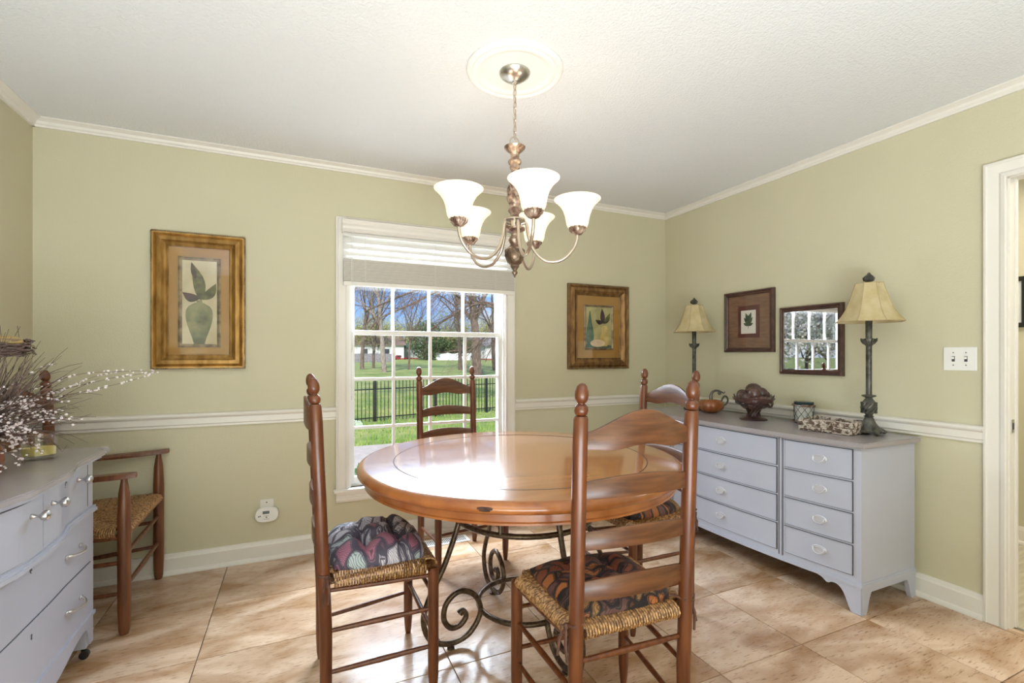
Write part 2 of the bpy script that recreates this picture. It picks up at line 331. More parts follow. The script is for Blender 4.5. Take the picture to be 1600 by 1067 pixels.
extrude_run(CROWN, (XL, YB), (XR, YB), (0, -1), 'trim_5'); extrude_run(CROWN, (XR, YB), (XR, YF), (-1, 0), 'trim_6'); extrude_run(CROWN, (XL, YB), (XL, YF), (1, 0), 'trim_7')

# door casing and jamb (right wall opening)
dr = bpy.data.objects.new('door_1', None); COL.objects.link(dr); dr['kind'] = 'structure'
CAS = [(0, 0), (0, .020), (.010, .022), (.014, .018), (.052, .014), (.060, .019), (.074, .022), (.078, .018), (.078, 0)]   # (inward width, out)
def casing(side_y, sgn, z1):
    m = MB(); R = []
    yo = side_y
    for z in (0, z1): R.append([(XR-o, yo-sgn*w, z) for w, o in CAS])
    return m.rings(R, True)
# left jamb casing with a mitred head
m = MB(); yo, yi, zo, zi = 1.118, 1.04, 2.106, 2.03
R = [[(XR-o, yo-w, 0) for w, o in CAS], [(XR-o, yo-w, zo-w) for w, o in CAS], [(XR-o, .162+w, zo-w) for w, o in CAS], [(XR-o, .162+w, 0) for w, o in CAS]]
m.rings(R, True); struct('door_casing', m, trim_m, dr)
m = MB(); m.box(XR-.001, XR+.077, 1.034, 1.04, 0, 2.03); m.box(XR-.001, XR+.077, .24, .246, 0, 2.03); m.box(XR-.001, XR+.077, .24, 1.04, 2.024, 2.03)
m.box(XR+.045, XR+.062, 1.028, 1.034, 0, 2.024); struct('door_jamb', m, trim_m, dr)
m = MB(); m.box(XR+.010, XR+.036, 1.0315, 1.0345, .88, .94); st = m.build('strike_plate', nickel_m, dr)
m = MB(); m.box(XR+.016, XR+.031, 1.0305, 1.032, .895, .924); m.build('latch_hole', dark_m, st)

# ------------------------------------------------------------------ window
win = bpy.data.objects.new('window_1', None); COL.objects.link(win); win['kind'] = 'structure'
WX0, WX1, WZ0, WZ1 = .30, 1.39, .375, 2.04
m = MB(); CW = [(0, 0), (0, .020), (.010, .024), (.016, .018), (.055, .014), (.066, .020), (.079, .020), (.079, 0)]
R = [[(cw+w, YB-o, WZ0) for w, o in CW], [(cw+w, YB-o, WZ1+.072-w) for w, o in CW], [(ce-w, YB-o, WZ1+.072-w) for w, o in CW], [(ce-w, YB-o, WZ0) for w, o in CW]]
m.rings(R, True); struct('window_casing', m, trim_m, win)
m = MB(); m.box(WX0-.0, WX0+.012, YB-.002, YB+T, WZ0, WZ1); m.box(WX1-.012, WX1, YB-.002, YB+T, WZ0, WZ1); m.box(WX0, WX1, YB-.002, YB+T, WZ1-.012, WZ1)
for y in (.02, .062, .098): m.box(WX0+.012, WX0+.020, YB+y, YB+y+.008, WZ0, WZ1); m.box(WX1-.020, WX1-.012, YB+y, YB+y+.008, WZ0, WZ1)
struct('window_jamb', m, sash_m, win)
m = MB(); m.box(cw-.015, ce+.015, YB-.038, YB+.03, WZ0-.022, WZ0, bev=.006); struct('window_stool', m, trim_m, win)
m = MB(); m.box(WX0, WX1, YB+.03, YB+T+.03, WZ0-.03, WZ0+.012); struct('window_sill', m, sash_m, win)
m = MB(); R = [[(x, YB-o, z) for o, z in [(0, WZ0-.022), (.030, WZ0-.022), (.026, WZ0-.035), (.018, WZ0-.040), (.018, WZ0-.055), (.022, WZ0-.058), (.022, WZ0-.070), (.014, WZ0-.085), (0, WZ0-.088)]] for x in (cw, ce)]
m.rings(R, True); struct('window_apron', m, trim_m, win)
def sash(name, y0, y1, z0, z1, gz0, gz1, rows, gx0, gx1, cols):
    m = MB(); X0, X1 = WX0+.014, WX1-.014
    m.box(X0, gx0, y0, y1, z0, z1, bev=.002); m.box(gx1, X1, y0, y1, z0, z1, bev=.002); m.box(gx0, gx1, y0, y1, z0, gz0, bev=.002); m.box(gx0, gx1, y0, y1, gz1, z1, bev=.002)
    s = struct(name, m, sash_m, win)
    yc = (y0+y1)/2
    xs = [gx0]+cols+[gx1]; zs = [gz0]+rows+[gz1]
    for x in cols:
        q = MB(); q.box(x-.010, x+.010, y0+.003, y1-.003, gz0, gz1, bev=.003); q.build('muntin', sash_m, s)
    for z in rows:
        q = MB(); q.box(gx0, gx1, y0+.005, y1-.005, z-.010, z+.010, bev=.003); q.build('muntin', sash_m, s)
    for i in range(len(xs)-1):
        for j in range(len(zs)-1):
            q = MB(); q.box(xs[i]+.004, xs[i+1]-.004, yc-.0015, yc+.0015, zs[j]+.004, zs[j+1]-.004); q.build('pane', pane_m, s)
    return s
gx0, gx1 = .338, 1.352
dx = (gx1-gx0)/4
sash('lower_sash', YB+.030, YB+.058, WZ0+.012, 1.392, .436, 1.362, [.752, 1.070], gx0, gx1, [gx0+dx, gx0+2*dx, gx0+3*dx])
sash('upper_sash', YB+.072, YB+.098, 1.362, WZ1-.012, 1.392, 2.0, [1.70], .342, 1.348, [.342+dx*.992, .342+dx*1.984, .342+dx*2.976])
for z in (1.257, .949):
    q = MB(); q.tube([(.318, YB+.026, z+.012), (.318, YB+.018, z+.006), (.318, YB+.018, z-.006), (.318, YB+.026, z-.014)], .003, 6); q.sphere((.318, YB+.025, z+.012), .006); q.build('sash_latch', nickel_m, win, True)

# ------------------------------------------------------------------ blind
bl = thing('window_blind', 'white faux-wood venetian blind pulled up to the top of the window', 'blind', (.855, YB-.03, 1.67))
def rel(m, o): m.M = Matrix.Translation(-Vector(o)); return m
bo = (.855, YB-.03, 1.67)
hw = .592
m = MB(); R = [[(x, -y, z) for y, z in [(.0, .0), (.012, .0), (.02, .008), (.014, .022), (.020, .036), (.014, .052), (.022, .066), (.022, .078), (0, .078)]] for x in (-hw-.006, hw+.006)]
for r in R:
    for k in range(len(r)): r[k] = (r[k][0], r[k][1]+.0-.012, r[k][2]+.340)
m.rings(R, True); m.box(-hw-.006, -hw+.006, -.012, .008, .34, .418); m.box(hw-.006, hw+.006, -.012, .008, .34, .418); m.build('valance', trim_m, bl)
sm = MB(); sm.grid(lambda u, v: (-hw+2*hw*u, -.025+.05*v, .004*math.sin(PI*v)), 1, 6); 
n0 = len(sm.v); 
v2 = [(a, b_, c-.003) for a, b_, c in sm.v]; f2 = [tuple(n0+i for i in reversed(f)) for f in sm.f]; sm.v += v2; sm.f += f2
edge = [0, 1]; sm.f += [(0, n0, n0+1, 1), (12, 13, n0+13, n0+12)]+[(2*k, 2*k+2, n0+2*k+2, n0+2*k) for k in range(6)]+[(2*k+1, n0+2*k+1, n0+2*k+3, 2*k+3) for k in range(6)]
smesh = sm.mesh('slat', blind_m, True)
def slat(z, ang, y=0):
    o = bpy.data.objects.new('slat', smesh); COL.objects.link(o); o.parent = bl; o.location = (0, y, z); o.rotation_euler = (ang, 0, 0)
for z in (.340, .298, .258, .216, .180): slat(z, math.radians(62), 0)
stk = MB().box(-hw, hw, -.0255, .0255, -.0038, .0038, bev=.0012).mesh('slat', mat('shaded_slat', (.60, .56, .50), .5))  # same slats in darker beige: missing backlight painted into the colour
for k in range(16):
    o = bpy.data.objects.new('slat', stk); COL.objects.link(o); o.parent = bl; o.location = (0, random.uniform(-.0015, .0015), .0335+k*.0088)
m = MB(); m.box(-hw, hw, -.026, .026, .002, .028, bev=.004); m.build('bottom_rail', trim_m, bl)
for x in (-.46, 0, .44):
    m = MB()
    for y in (-.030, .030): m.tube([(x, y, .0), (x, y, .2), (x, y*.8, .36)], .0011, 5)
    for k in range(14): a = k*.012; m.tube([(x-.012*(k % 2), -.029, .03+a), (x+.012-.012*(k % 2), -.033, .036+a)], .001, 4)
    m.build('ladder_cord', cordm, bl)
m = MB(); m.tube([(-.545, -.036, .36), (-.545, -.036, 0), (-.546, -.034, -.35), (-.545, -.03, -.72)], .0014, 5); m.tube([(-.537, -.036, .36), (-.538, -.034, -.3), (-.545, -.03, -.72)], .0012, 5); m.build('lift_cord', cordm, bl)

# ------------------------------------------------------------------ pictures on the back wall
def frame_mesh(w, h, prof, n=1):
    """mitred frame: prof = (inset from outer edge, height off the wall); local x right, z up, -y out"""
    m = MB(); R = []
    for sx, sz in ((-1, -1), (1, -1), (1, 1), (-1, 1)):
        R.append([(sx*(w/2-i), -o, sz*(h/2-i)) for i, o in prof])
    return m.rings(R, False, True)
def slab(w, h, y, t=.003, cx=0, cz=0): return MB().box(cx-w/2, cx+w/2, -y-t, -y, cz-h/2, cz+h/2)
def poly_flat(pts, y, t=.0008):
    m = MB(); n = len(pts); v = [(x, -y, z) for x, z in pts]+[(x, -y-t, z) for x, z in pts]
    return m.add(v, [tuple(range(n)), tuple(range(2*n-1, n-1, -1))]+[(i, (i+1) % n, n+(i+1) % n, n+i) for i in range(n)])
def ell(cx, cz, a, b, rot=0, n=20, pw=1):
    o = []
    for k in range(n):
        t = 2*PI*k/n; x = a*math.cos(t); z = b*math.sin(t); o.append((cx+x*math.cos(rot)-z*math.sin(rot), cz+x*math.sin(rot)+z*math.cos(rot)))
    return o
def leafp(x0, z0, x1, z1, w, n=8, bend=0):
    dx, dz = x1-x0, z1-z0; L_ = math.hypot(dx, dz); nx, nz_ = -dz/L_, dx/L_; a = []; b = []
    for k in range(n+1):
        t = k/n; ww = w*math.sin(PI*t**.8)*.5; bb = bend*math.sin(PI*t)
        a.append((x0+dx*t+nx*(ww+bb), z0+dz*t+nz_*(ww+bb))); b.append((x0+dx*t+nx*(bb-ww), z0+dz*t+nz_*(bb-ww)))
    return a+b[::-1][1:-1]
def gold_picture(label, cx, cz, w, h, fw, fillet, art_w, art_h, acx, acz, bgc, shapes):
    t = thing('framed_picture', label, 'picture', (cx, YB, cz))
    frame_mesh(w, h, [(0, 0), (0, .018), (.006, .026), (.014, .026), (.020, .020), (.03, .030), (.05, .034), (fw-.022, .022), (fw-.012, .016), (fw-.006, .018), (fw, .013), (fw, 0)]).build('frame', gold_m if w < .5 else wgold_m, t)
    bd = MB()
    for k in range(int(w/.009)):
        x = -w/2+.006+k*.009
        for z in (-h/2+.004, h/2-.004): bd.box(x, x+.005, -.027, -.016, z-.0045, z+.0045)
    for k in range(int(h/.009)):
        z = -h/2+.006+k*.009
        for x in (-w/2+.004, w/2-.004): bd.box(x-.0045, x+.0045, -.027, -.016, z, z+.005)
    bd.build('beading', golddark_m, t, kind='stuff')
    slab(w-2*fw+.01, h-2*fw+.01, .002, .008).build('mat_board', matte_gold, t)
    f = frame_mesh(art_w+2*fillet, art_h+2*fillet, [(0, .009), (0, .015), (fillet*.4, .018), (fillet, .012), (fillet, .009)]).build('fillet', golddark_m, t); f.location = (acx, 0, acz)
    a = slab(art_w, art_h, .009, .002).build('painting', bgc, t); a.location = (acx, 0, acz)
    for i, (nm, pts, mt) in enumerate(shapes): poly_flat(pts, .0112+.0003*i, .0006).build(nm, mt, a)
    slab(w-2*fw+.006, h-2*fw+.006, .0165, .0012).build('glass', glaze, t)
    return t
P = lambda n, c, c2=None, s=25: mat(n, c, .6, col2=c2, nscale=s) if c2 else mat(n, c, .6)
pbg = P('canvas_cream', (.44, .36, .20), (.60, .52, .36), 9); pvase = P('painted_vase', (.07, .075, .035), (.26, .25, .12), 11); pleaf = P('painted_leaf', (.035, .035, .015), (.13, .125, .04), 30)
ppur = P('painted_purple', (.02, .008, .012), (.07, .028, .035), 30); pteal = P('painted_teal', (.03, .08, .055), (.08, .14, .09), 30); pyel = P('painted_ochre', (.42, .30, .08), (.62, .48, .18), 20); pcream = P('painted_cream', (.62, .45, .30), (.76, .60, .45), 20)
pbg2 = P('canvas_olive', (.30, .27, .11), (.48, .42, .20), 10)
aw, ah = .168, .475; H_ = ah/2
vs = []
for k in range(13):
    t_ = k/12; z = -H_+.0+t_*.235; r = [.026, .031, .036, .043, .049, .055, .060, .064, .066, .066, .063, .052, .022][k]; vs.append((r, z))
vase1 = [(r-.002, z) for r, z in vs]+[(-r-.002, z) for r, z in reversed(vs)]
gold_picture('large gold-framed painting of a green vase with three dark leaves, left of the window', -.511, 1.536, .458, .772, .083, .020, aw, ah, .0, -.006, pbg, [
    ('vase', vase1, pvase), ('vase_neck', [(-.016, -.005), (.014, -.005), (.012, .012), (-.014, .012)], pvase),
    ('leaf', leafp(.005, .01, -.038, .225, .060, bend=-.012), pleaf), ('leaf', leafp(.008, .015, .080, .112, .050, bend=-.012), pleaf), ('leaf', leafp(.0, .02, -.083, .055, .048, bend=.012), ppur),
    ('leaf', leafp(-.02, .13, -.04, .228, .026), ppur)])
aw2, ah2 = .245, .325; h2 = ah2/2
bot = [(.024, 0), (.034, .05), (.036, .09), (.030, .14), (.018, .19), (.008, .25), (.004, .28)]
gb = [(.024, 0), (.040, .03), (.044, .06), (.036, .09), (.022, .105), (.030, .125), (.030, .145), (.016, .165)]
gold_picture('smaller gold-framed still life of three vases, right of the window', 2.214, 1.455, .580, .672, .088, .018, aw2, ah2, .0, -.004, pbg2, [
    ('table_edge', [(-aw2/2, -h2), (aw2/2, -h2), (aw2/2, -h2+.02), (-aw2/2, -h2+.03)], pteal),
    ('bottle', [(-.085+r, -h2+.012+z) for r, z in bot]+[(-.085-r, -h2+.012+z) for r, z in reversed(bot)], pteal),
    ('gourd', [(.055+r, -h2+.012+z) for r, z in gb]+[(.055-r, -h2+.012+z) for r, z in reversed(gb)], pyel),
    ('pot', ell(-.012, -h2+.036, .070, .030), pcream), ('leaf', leafp(.04, .03, .03, .155, .045), ppur), ('leaf', leafp(.045, .03, .105, .12, .04, bend=-.01), pleaf), ('leaf', leafp(.04, .04, -.035, .06, .036, bend=.008), ppur)])
# pictures on the right wall (turned to face -X)
def right_picture(label, y0, y1, z0, z1, fw, glass_m, build_in):
    t = thing('framed_picture', label, 'picture', (XR, (y0+y1)/2, (z0+z1)/2), -PI/2)
    w, h = abs(y1-y0), z1-z0
    # after rz=-90: local x -> -Y, local -y -> -X
    frame_mesh(w, h, [(0, 0), (0, .020), (.004, .026), (.010, .028), (fw*.5, .022), (fw-.006, .024), (fw, .018), (fw, 0)]).build('frame', frame_m, t)
    bd = MB()
    for k in range(int(w/.010)):
        x = -w/2+.006+k*.010
        for z in (-h/2+fw*.35, h/2-fw*.35): bd.sphere((x, -.027, z), .0035, 6, 4)
    for k in range(int(h/.010)):
        z = -h/2+.006+k*.010
        for x in (-w/2+fw*.35, w/2-fw*.35): bd.sphere((x, -.027, z), .0035, 6, 4)
    bd.build('beading', frame_m, t, kind='stuff')
    build_in(t, w-2*fw, h-2*fw)
    slab(w-2*fw+.006, h-2*fw+.006, .0175, .0012).build('glass', glass_m, t)
    return t
brownmat = mat('brown_mat', (.15, .075, .045), .6, col2=(.21, .11, .065), nscale=12, stretch=(1, 1, 6)); redmat = P('maroon_mat', (.09, .02, .018)); paper = P('paper', (.66, .62, .56)); green = P('leaf_print', (.03, .055, .025), (.07, .10, .05), 40); pinkmat = P('dusky_mat', (.16, .13, .14))
def in3(t, w, h):
    slab(w+.01, h+.01, .002, .008).build('mat_board', brownmat, t)
    slab(.172, .225, .0102, .002, 0, .0).build('inner_mat', redmat, t)
    a = slab(.120, .164, .0124, .001, 0, -.003).build('print', paper, t)
    for q in [(0, -.06, .0, .06, .006), (0, -.02, -.035, .03, .024), (0, -.02, .036, .03, .024), (0, .0, -.022, .062, .026), (0, .0, .024, .064, .026), (0, -.03, -.04, -.01, .02), (0, -.03, .04, -.012, .02)]:
        poly_flat(leafp(*q), .0136, .0004).build('leaf', green, a)
def in4(t, w, h):
    slab(w+.01, h+.01, .002, .008).build('mat_board', pinkmat, t)
    a = slab(.12, .16, .0104, .001).build('print', paper, t)
    for q in [(0, -.06, .0, .06, .006), (0, -.02, -.035, .03, .024), (0, -.02, .036, .03, .024), (0, .0, .0, .065, .03)]:
        poly_flat(leafp(*q), .0116, .0004).build('leaf', green, a)
right_picture('square dark-framed botanical print of a green leaf sprig on brown mat', 2.585, 2.182, 1.249, 1.682, .030, glaze, in3)
right_picture('dark beaded frame whose glass mirrors the window, beside the near lamp', 2.138, 1.740, 1.106, 1.538, .032, mglaze, in4)
# hall picture
t = thing('framed_picture', 'black framed picture on the hallway wall seen through the doorway', 'picture', (4.3, 1.645, 1.575), -PI/2)
frame_mesh(.42, .33, [(0, 0), (0, .02), (.03, .02), (.03, 0)]).build('frame', black_m, t); slab(.37, .28, .002, .006).build('mat_board', P('hall_paper', (.75, .78, .8)), t)
# light switch
t = thing('light_switch', 'white double toggle switch plate beside the doorway', 'switch', (XR, 1.210, 1.211), -PI/2)
m = MB(); m.box(-.064, .064, -.006, 0, -.057, .057, bev=.003); m.build('plate', plastic_m, t)
for x in (-.024, .024):
    q = MB(); q.box(x-.006, x+.006, -.007, -.0055, -.013, .013); sl = q.build('toggle_slot', dark_m, t)
    q = MB(); q.box(x-.004, x+.004, -.016, -.006, -.001, .010, bev=.001); q.build('toggle', plastic_m, sl)
    for z in (-.030, .030): q = MB(); q.lathe([(.0028, 0), (.0028, .001)], 8); q.M = Matrix(); o = q.build('screw', dark_m, t); o.location = (x, -.006, z); o.rotation_euler = (PI/2, 0, 0)
# outlet + detector
t = thing('wall_outlet', 'cream outlet plate low on the back wall behind the detector', 'outlet', (-.170, YB, .300))
m = MB(); m.box(-.036, .036, -.006, 0, -.058, .062, bev=.002); m.build('plate', trim_m, t); m = MB(); m.box(-.004, .004, -.0072, -.006, .040, .046); m.build('screw', dark_m, t)
t = thing('gas_detector', 'white oval plug-in gas detector with small grey display', 'detector', (-.168, YB-.007, .277))
m = MB(); pl = [(.063*math.copysign(abs(math.cos(a))**.62, math.cos(a)), .043*math.copysign(abs(math.sin(a))**.8, math.sin(a))) for a in [2*PI*k/32 for k in range(32)]]
m.rings([[(x*s, -d, z*s) for x, z in pl] for d, s in ((0, .94), (.02, 1), (.032, .99), (.038, .93))], True); m.build('body', plastic_m, t, True)
m = MB(); m.box(-.022, .014, -.0392, -.0375, .008, .025); m.build('display', lcd_m, t)
m = MB(); m.lathe([(.004, 0), (.004, .002)], 10); o = m.build('button', dark_m, t); o.location = (-.002, -.0375, -.012); o.rotation_euler = (PI/2, 0, 0)
for i, x in enumerate((-.046, -.038)): m = MB(); m.box(x, x+.006, -.0386, -.0372, -.008+i*.002, -.001+i*.002); m.build('marking', dark_m, t)
for i in range(4): m = MB(); m.box(-.016+i*.007, -.012+i*.007, -.0388, -.0378, -.004, -.002); m.build('lettering', dark_m, t)
for i in range(5): m = MB(); m.box(-.016+i*.006, -.0125+i*.006, -.0388, -.0376, -.0235, -.0215); m.build('lettering', dark_m, t)
# floor vent
t = thing('floor_vent', 'cream metal floor register with slots below the window', 'vent', (.89, 3.05, 0))
m = MB(); m.box(-.155, .155, -.055, .055, 0, .004, bev=.0015); m.build('plate', trim_m, t)
for k in range(24):
    x = -.13+k*.0113; q = MB(); q.box(x-.0028, x+.0028, -.036, .036, .0038, .0048); q.build('slot', dark_m, t)

# ------------------------------------------------------------------ ladder-back chair
WR, WF, DP = .185, .215, .36
ly = lambda z: -.035*max(0, (z-.48)/.6)**1.2
POST = [(.013, 0), (.017, .03), (.0195, .10), (.0205, .30), (.0205, 1.0), (.0200, 1.058), (.0165, 1.066), (.0105, 1.0675), (.0165, 1.071), (.0195, 1.080), (.0185, 1.090), (.013, 1.097), (.0095, 1.099), (.0095, 1.101), (.0135, 1.104), (.0180, 1.113), (.0190, 1.123), (.0180, 1.134), (.0140, 1.146), (.0085, 1.1525), (.002, 1.155)]
LEG = [(.011, 0), (.014, .02), (.0185, .075), (.0195, .15), (.0195, .455), (.013, .462)]
def slat_mb(zb0, zb1, ztop, zt1, bell, w, nb=.0):
    n = 22; m = MB(); R = []
    for k in range(n+1):
        u = -1+2*k/n
        s = math.cos(u*PI/2)
        if bell: h = .5+.5*math.cos(PI*max(-1, min(1, u*1.02))); h = h**.75
        else: h = 1-u*u
        zt = zb1+(ztop-zb1)*h; zb = zb0+nb*math.exp(-(u/.33)**2)-(.004 if bell else 0)*math.exp(-((abs(u)-.55)/.18)**2)+(0 if bell else .006*(1-u*u))
        x = w*u; yb = ly((zt+zb)/2)-.030*(1-u*u)
        zm = (zt+zb)/2
        R.append([(x, yb+.0048, zb), (x, yb+.0055, zb+.003), (x, yb+.0055, zt-.003), (x, yb+.0035, zt), (x, yb-.0035, zt), (x, yb-.0055, zt-.003), (x, yb-.0055, zb+.003), (x, yb-.0048, zb)])
    return m.rings(R, True)
def rush_mb(c, zc=.465, rr=.019):
    """c: four corners (rear-left, rear-right, front-right, front-left)"""
    m = MB(); cen = Vector((sum(p[0] for p in c)/4, sum(p[1] for p in c)/4, 0)); rnd = random.Random(3)
    for i in range(4):
        a = Vector((*c[i], 0)); b = Vector((*c[(i+1) % 4], 0)); d = (b-a); Ls = d.length; d.normalize(); inn = Vector((-d.y, d.x, 0))
        if inn.dot(cen-a) < 0: inn = -inn
        half = abs(inn.dot(cen-a)); n = int((Ls-.052)/.0086)
        for k in range(n):
            s = .026+(k+.5)*(Ls-.052)/n; reach = min(s, Ls-s, half); reach = max(reach, .02)
            q = a+d*s; j = rnd.uniform(-.0014, .0014); pts = []
            for off, z in ((.03, -rr*.9), (0, -rr-.001), (-rr*.75, -rr*.6), (-rr-.001, 0), (-rr*.75, rr*.7), (0, rr+.001), (reach*.5, rr*.98+.003), (reach, rr*.75)):
                p_ = q+inn*off; pts.append((p_.x, p_.y, zc+z+j))
            m.tube(pts, .0040+rnd.uniform(-.0004, .0003), 5, cap=False)
    return m
def cushion_mb(th, tufts, wb=.172, wf=.195, d0=.012, d1=.352, z0=.486, seed=1, wob=.006, dep=.55):
    rnd = random.Random(seed); nu, nv = 40, 38; m = MB(); ph = [rnd.uniform(0, 6) for _ in range(6)]
    def top(u, v):
        U, V = 2*u-1, 2*v-1; e = max(0, 1-abs(U)**2.8)*max(0, 1-abs(V)**2.8); e = e**.5
        h = th*e
        for tx, ty in tufts:
            r2 = ((U-tx)/.20)**2+((V-ty)/.20)**2; h -= th*dep*math.exp(-r2)*e
            h -= th*dep*.42*math.exp(-((U-tx)/.07)**2)*math.exp(-((V-ty)/.75)**2)*e
            h -= th*dep*.42*math.exp(-((V-ty)/.07)**2)*math.exp(-((U-tx)/.75)**2)*e
        h += wob*(math.sin(5*U+ph[0])*math.cos(4*V+ph[1])+.6*math.sin(9*V+ph[2]+3*U))*e
        return max(h, .004)
    def xy(u, v):
        w = wb+(wf-wb)*v; k = 1+.02*math.sin(6*v+ph[3])
        U = 2*u-1; V = 2*v-1; rc = 1-.10*(abs(U*V))**3
        return w*U*k*rc, (d0+d1)/2+(d1-d0)/2*V*rc
    m.grid(lambda u, v: (*xy(u, v), z0+.012+top(u, v)), nu, nv); n = len(m.v)
    m.grid(lambda u, v: (*[a*.985 if i == 0 else a for i, a in enumerate(xy(u, v))], z0+.002), nu, nv)
    ring = [i for i in range(nu+1)]+[j*(nu+1)+nu for j in range(1, nv+1)]+[nv*(nu+1)+i for i in range(nu-1, -1, -1)]+[j*(nu+1) for j in range(nv-1, 0, -1)]
    for a, b_ in zip(ring, ring[1:]+ring[:1]): m.f.append((a, b_, b_+n, a+n))
    return m
PARTM = {}
def make_chair(label, loc, rz, cushion, group='ladder-back chairs around the round table'):
    t = thing('dining_chair', label, 'chair', loc, rz, group)
    if not PARTM:
        PARTM['post'] = MB().lathe(POST, 18, off=lambda z: (0, ly(z))).mesh('rear_post', chair_m, True)
        PARTM['leg'] = MB().lathe(LEG, 16).mesh('leg', chair_m, True)
        PARTM['slats'] = [slat_mb(a, b_, c, 0, k == 0, WR-.008, .010 if k == 0 else 0).mesh('back_slat', slat_m, True) for k, (a, b_, c) in enumerate([(.975, 1.02, 1.08), (.837, .882, .902), (.695, .741, .757), (.553, .605, .622)])]
        PARTM['rush'] = rush_mb([(-WR, 0), (WR, 0), (WF, DP), (-WF, DP)]).mesh('rush_seat', rush_m, True)
        rg = lambda a, b_, r=.0085: MB().tube([a, [(a[i]*.5+b_[i]*.5) for i in range(3)], b_], [r*.8, r*1.12, r*.8], 10).mesh('rung', chair_m, True)
        PARTM['rungs'] = [rg((-WR, 0, .385), (WR, 0, .385)), rg((-WF, DP, .365), (WF, DP, .365)), rg((-WF, DP, .225), (WF, DP, .225))]
        for s in (-1, 1): PARTM['rungs'] += [rg((s*WR, 0, .300), (s*WF, DP, .318)), rg((s*WR, 0, .160), (s*WF, DP, .182)), rg((s*WR, 0, .437), (s*WF, DP, .437), .008)]
    def put(nm, me, l=(0, 0, 0)):
        o = bpy.data.objects.new(nm, me); COL.objects.link(o); o.parent = t; o.location = l; return o
    for s in (-1, 1): put('rear_post', PARTM['post'], (s*WR, 0, 0)); put('leg', PARTM['leg'], (s*WF, DP, 0))
    for me in PARTM['slats']: put('back_slat', me)
    for me in PARTM['rungs']: put('rung', me)
    o = put('rush_seat', PARTM['rush']); o['kind'] = 'stuff'
    if cushion:
        cm, fm, lab = cushion
        c = thing('seat_cushion', lab, 'cushion', loc, rz, 'tapestry chair pads')
        cm.build('pad', fm, c, True)
        for s in (-1, 1):
            m = MB(); x = s*WR; z = .50
            m.tube([(x*.8, .02, z), (x-s*.026, .012, z+.004), (x-s*.012, -.024, z+.002), (x+s*.016, -.024, z-.002), (x+s*.027, .004, z-.008), (x+s*.024, .012, z-.012)], .0042, 7)
            m.sphere((x+s*.026, .002, z-.010), .009, 8, 6)
            m.tube([(x+s*.026, .0, z-.010), (x+s*.034, -.010, z-.05), (x+s*.030, -.012, z-.10)], [.003, .005, .004], 6)
            m.tube([(x+s*.026, .0, z-.010), (x+s*.042, .008, z-.04), (x+s*.052, .004, z-.085)], [.003, .005, .004], 6)
            m.tube([(x+s*.026, 0, z-.010), (x+s*.044, .004, z-.002), (x+s*.040, .002, z-.035), (x+s*.027, 0, z-.012)], .003, 6)
            m.build('tie', tie_m, c, True)
    return t
flatT = [(-.36, -.3), (.36, -.3), (-.36, .4), (.36, .4), (0, .05)]
make_chair('ladder-back chair nearest the camera, its back to the viewer', (.879, 1.113, 0), math.radians(-3.3), (cushion_mb(.040, flatT, seed=2, wob=.004), fab_dark, 'dark rust leaf-pattern pad on the chair nearest the camera'))
make_chair('ladder-back chair on the left side of the table, seen side on', (.0865, 1.902, 0), -PI/2, (cushion_mb(.082, [(-.33, -.30), (.36, -.25), (-.3, .4), (.34, .42)], seed=5, wob=.009, dep=.55), fab_glare, 'plump tufted leaf-pattern pad paled by painted window glare on the left-hand chair'))
make_chair('ladder-back chair across the table, in front of the window', (.885, 2.965, 0), math.radians(186.5), None)
make_chair('ladder-back chair on the right side of the table, its back to the grey dresser', (1.70, 1.905, 0), PI/2, (cushion_mb(.062, flatT, seed=9), fab_dark, 'dark leaf-pattern pad on the chair beside the grey dresser'))

# ------------------------------------------------------------------ corner armchair (faces +X)
t = thing('armchair', 'brown ladder-back armchair with woven rush seat in the left corner', 'chair', (-1.118, 2.905, 0), -PI/2)
aw_r, aw_f, ad = .235, .285, .42
pm = MB().lathe([(r*1.12, z) for r, z in POST], 18, off=lambda z: (0, ly(z))).mesh('rear_post', oldoak_m, True)
lm = MB().lathe([(.016, 0), (.021, .02), (.024, .10), (.025, .42), (.025, .52), (.021, .62), (.013, .672), (.012, .69)], 16).mesh('leg', oldoak_m, True)
for s in (-1, 1):
    for nm, me, l in (('rear_post', pm, (s*aw_r, 0, 0)), ('leg', lm, (s*aw_f, ad, 0))):
        o = bpy.data.objects.new(nm, me); COL.objects.link(o); o.parent = t; o.location = l
    m = MB(); n = 12; R = []
    for k in range(n+1):
        u = k/n; y = -.0+u*(ad+.045); x = s*(aw_r+(aw_f-aw_r)*u+.004); w = .016+.012*math.sin(min(1, u*1.1)*PI*.75); zz = .684+.004*u-.006*math.sin(PI*u)
        if k == n: w *= .55
        R.append([(x-w, y, zz), (x+w, y, zz), (x+w*1.05, y, zz+.012), (x+w*.8, y, zz+.022), (x-w*.8, y, zz+.022), (x-w*1.05, y, zz+.012)])
    m.rings(R, True).build('armrest', oldoak_m, t, True)
    for z0_, z1_, r in ((.30, .315, .010), (.165, .18, .010), (.425, .425, .011)):
        MB().tube([(s*aw_r, 0, z0_), (s*(aw_r+aw_f)/2, ad/2, (z0_+z1_)/2), (s*aw_f, ad, z1_)], [r*.8, r*1.15, r*.8], 10).build('rung', oldoak_m, t, True)
for z in (.345, .20, .425): MB().tube([(-aw_f, ad, z), (0, ad, z), (aw_f, ad, z)], [.008, .0115, .008], 10).build('rung', oldoak_m, t, True)
MB().tube([(-aw_r, 0, .33), (0, 0, .33), (aw_r, 0, .33)], [.008, .0115, .008], 10).build('rung', oldoak_m, t, True)
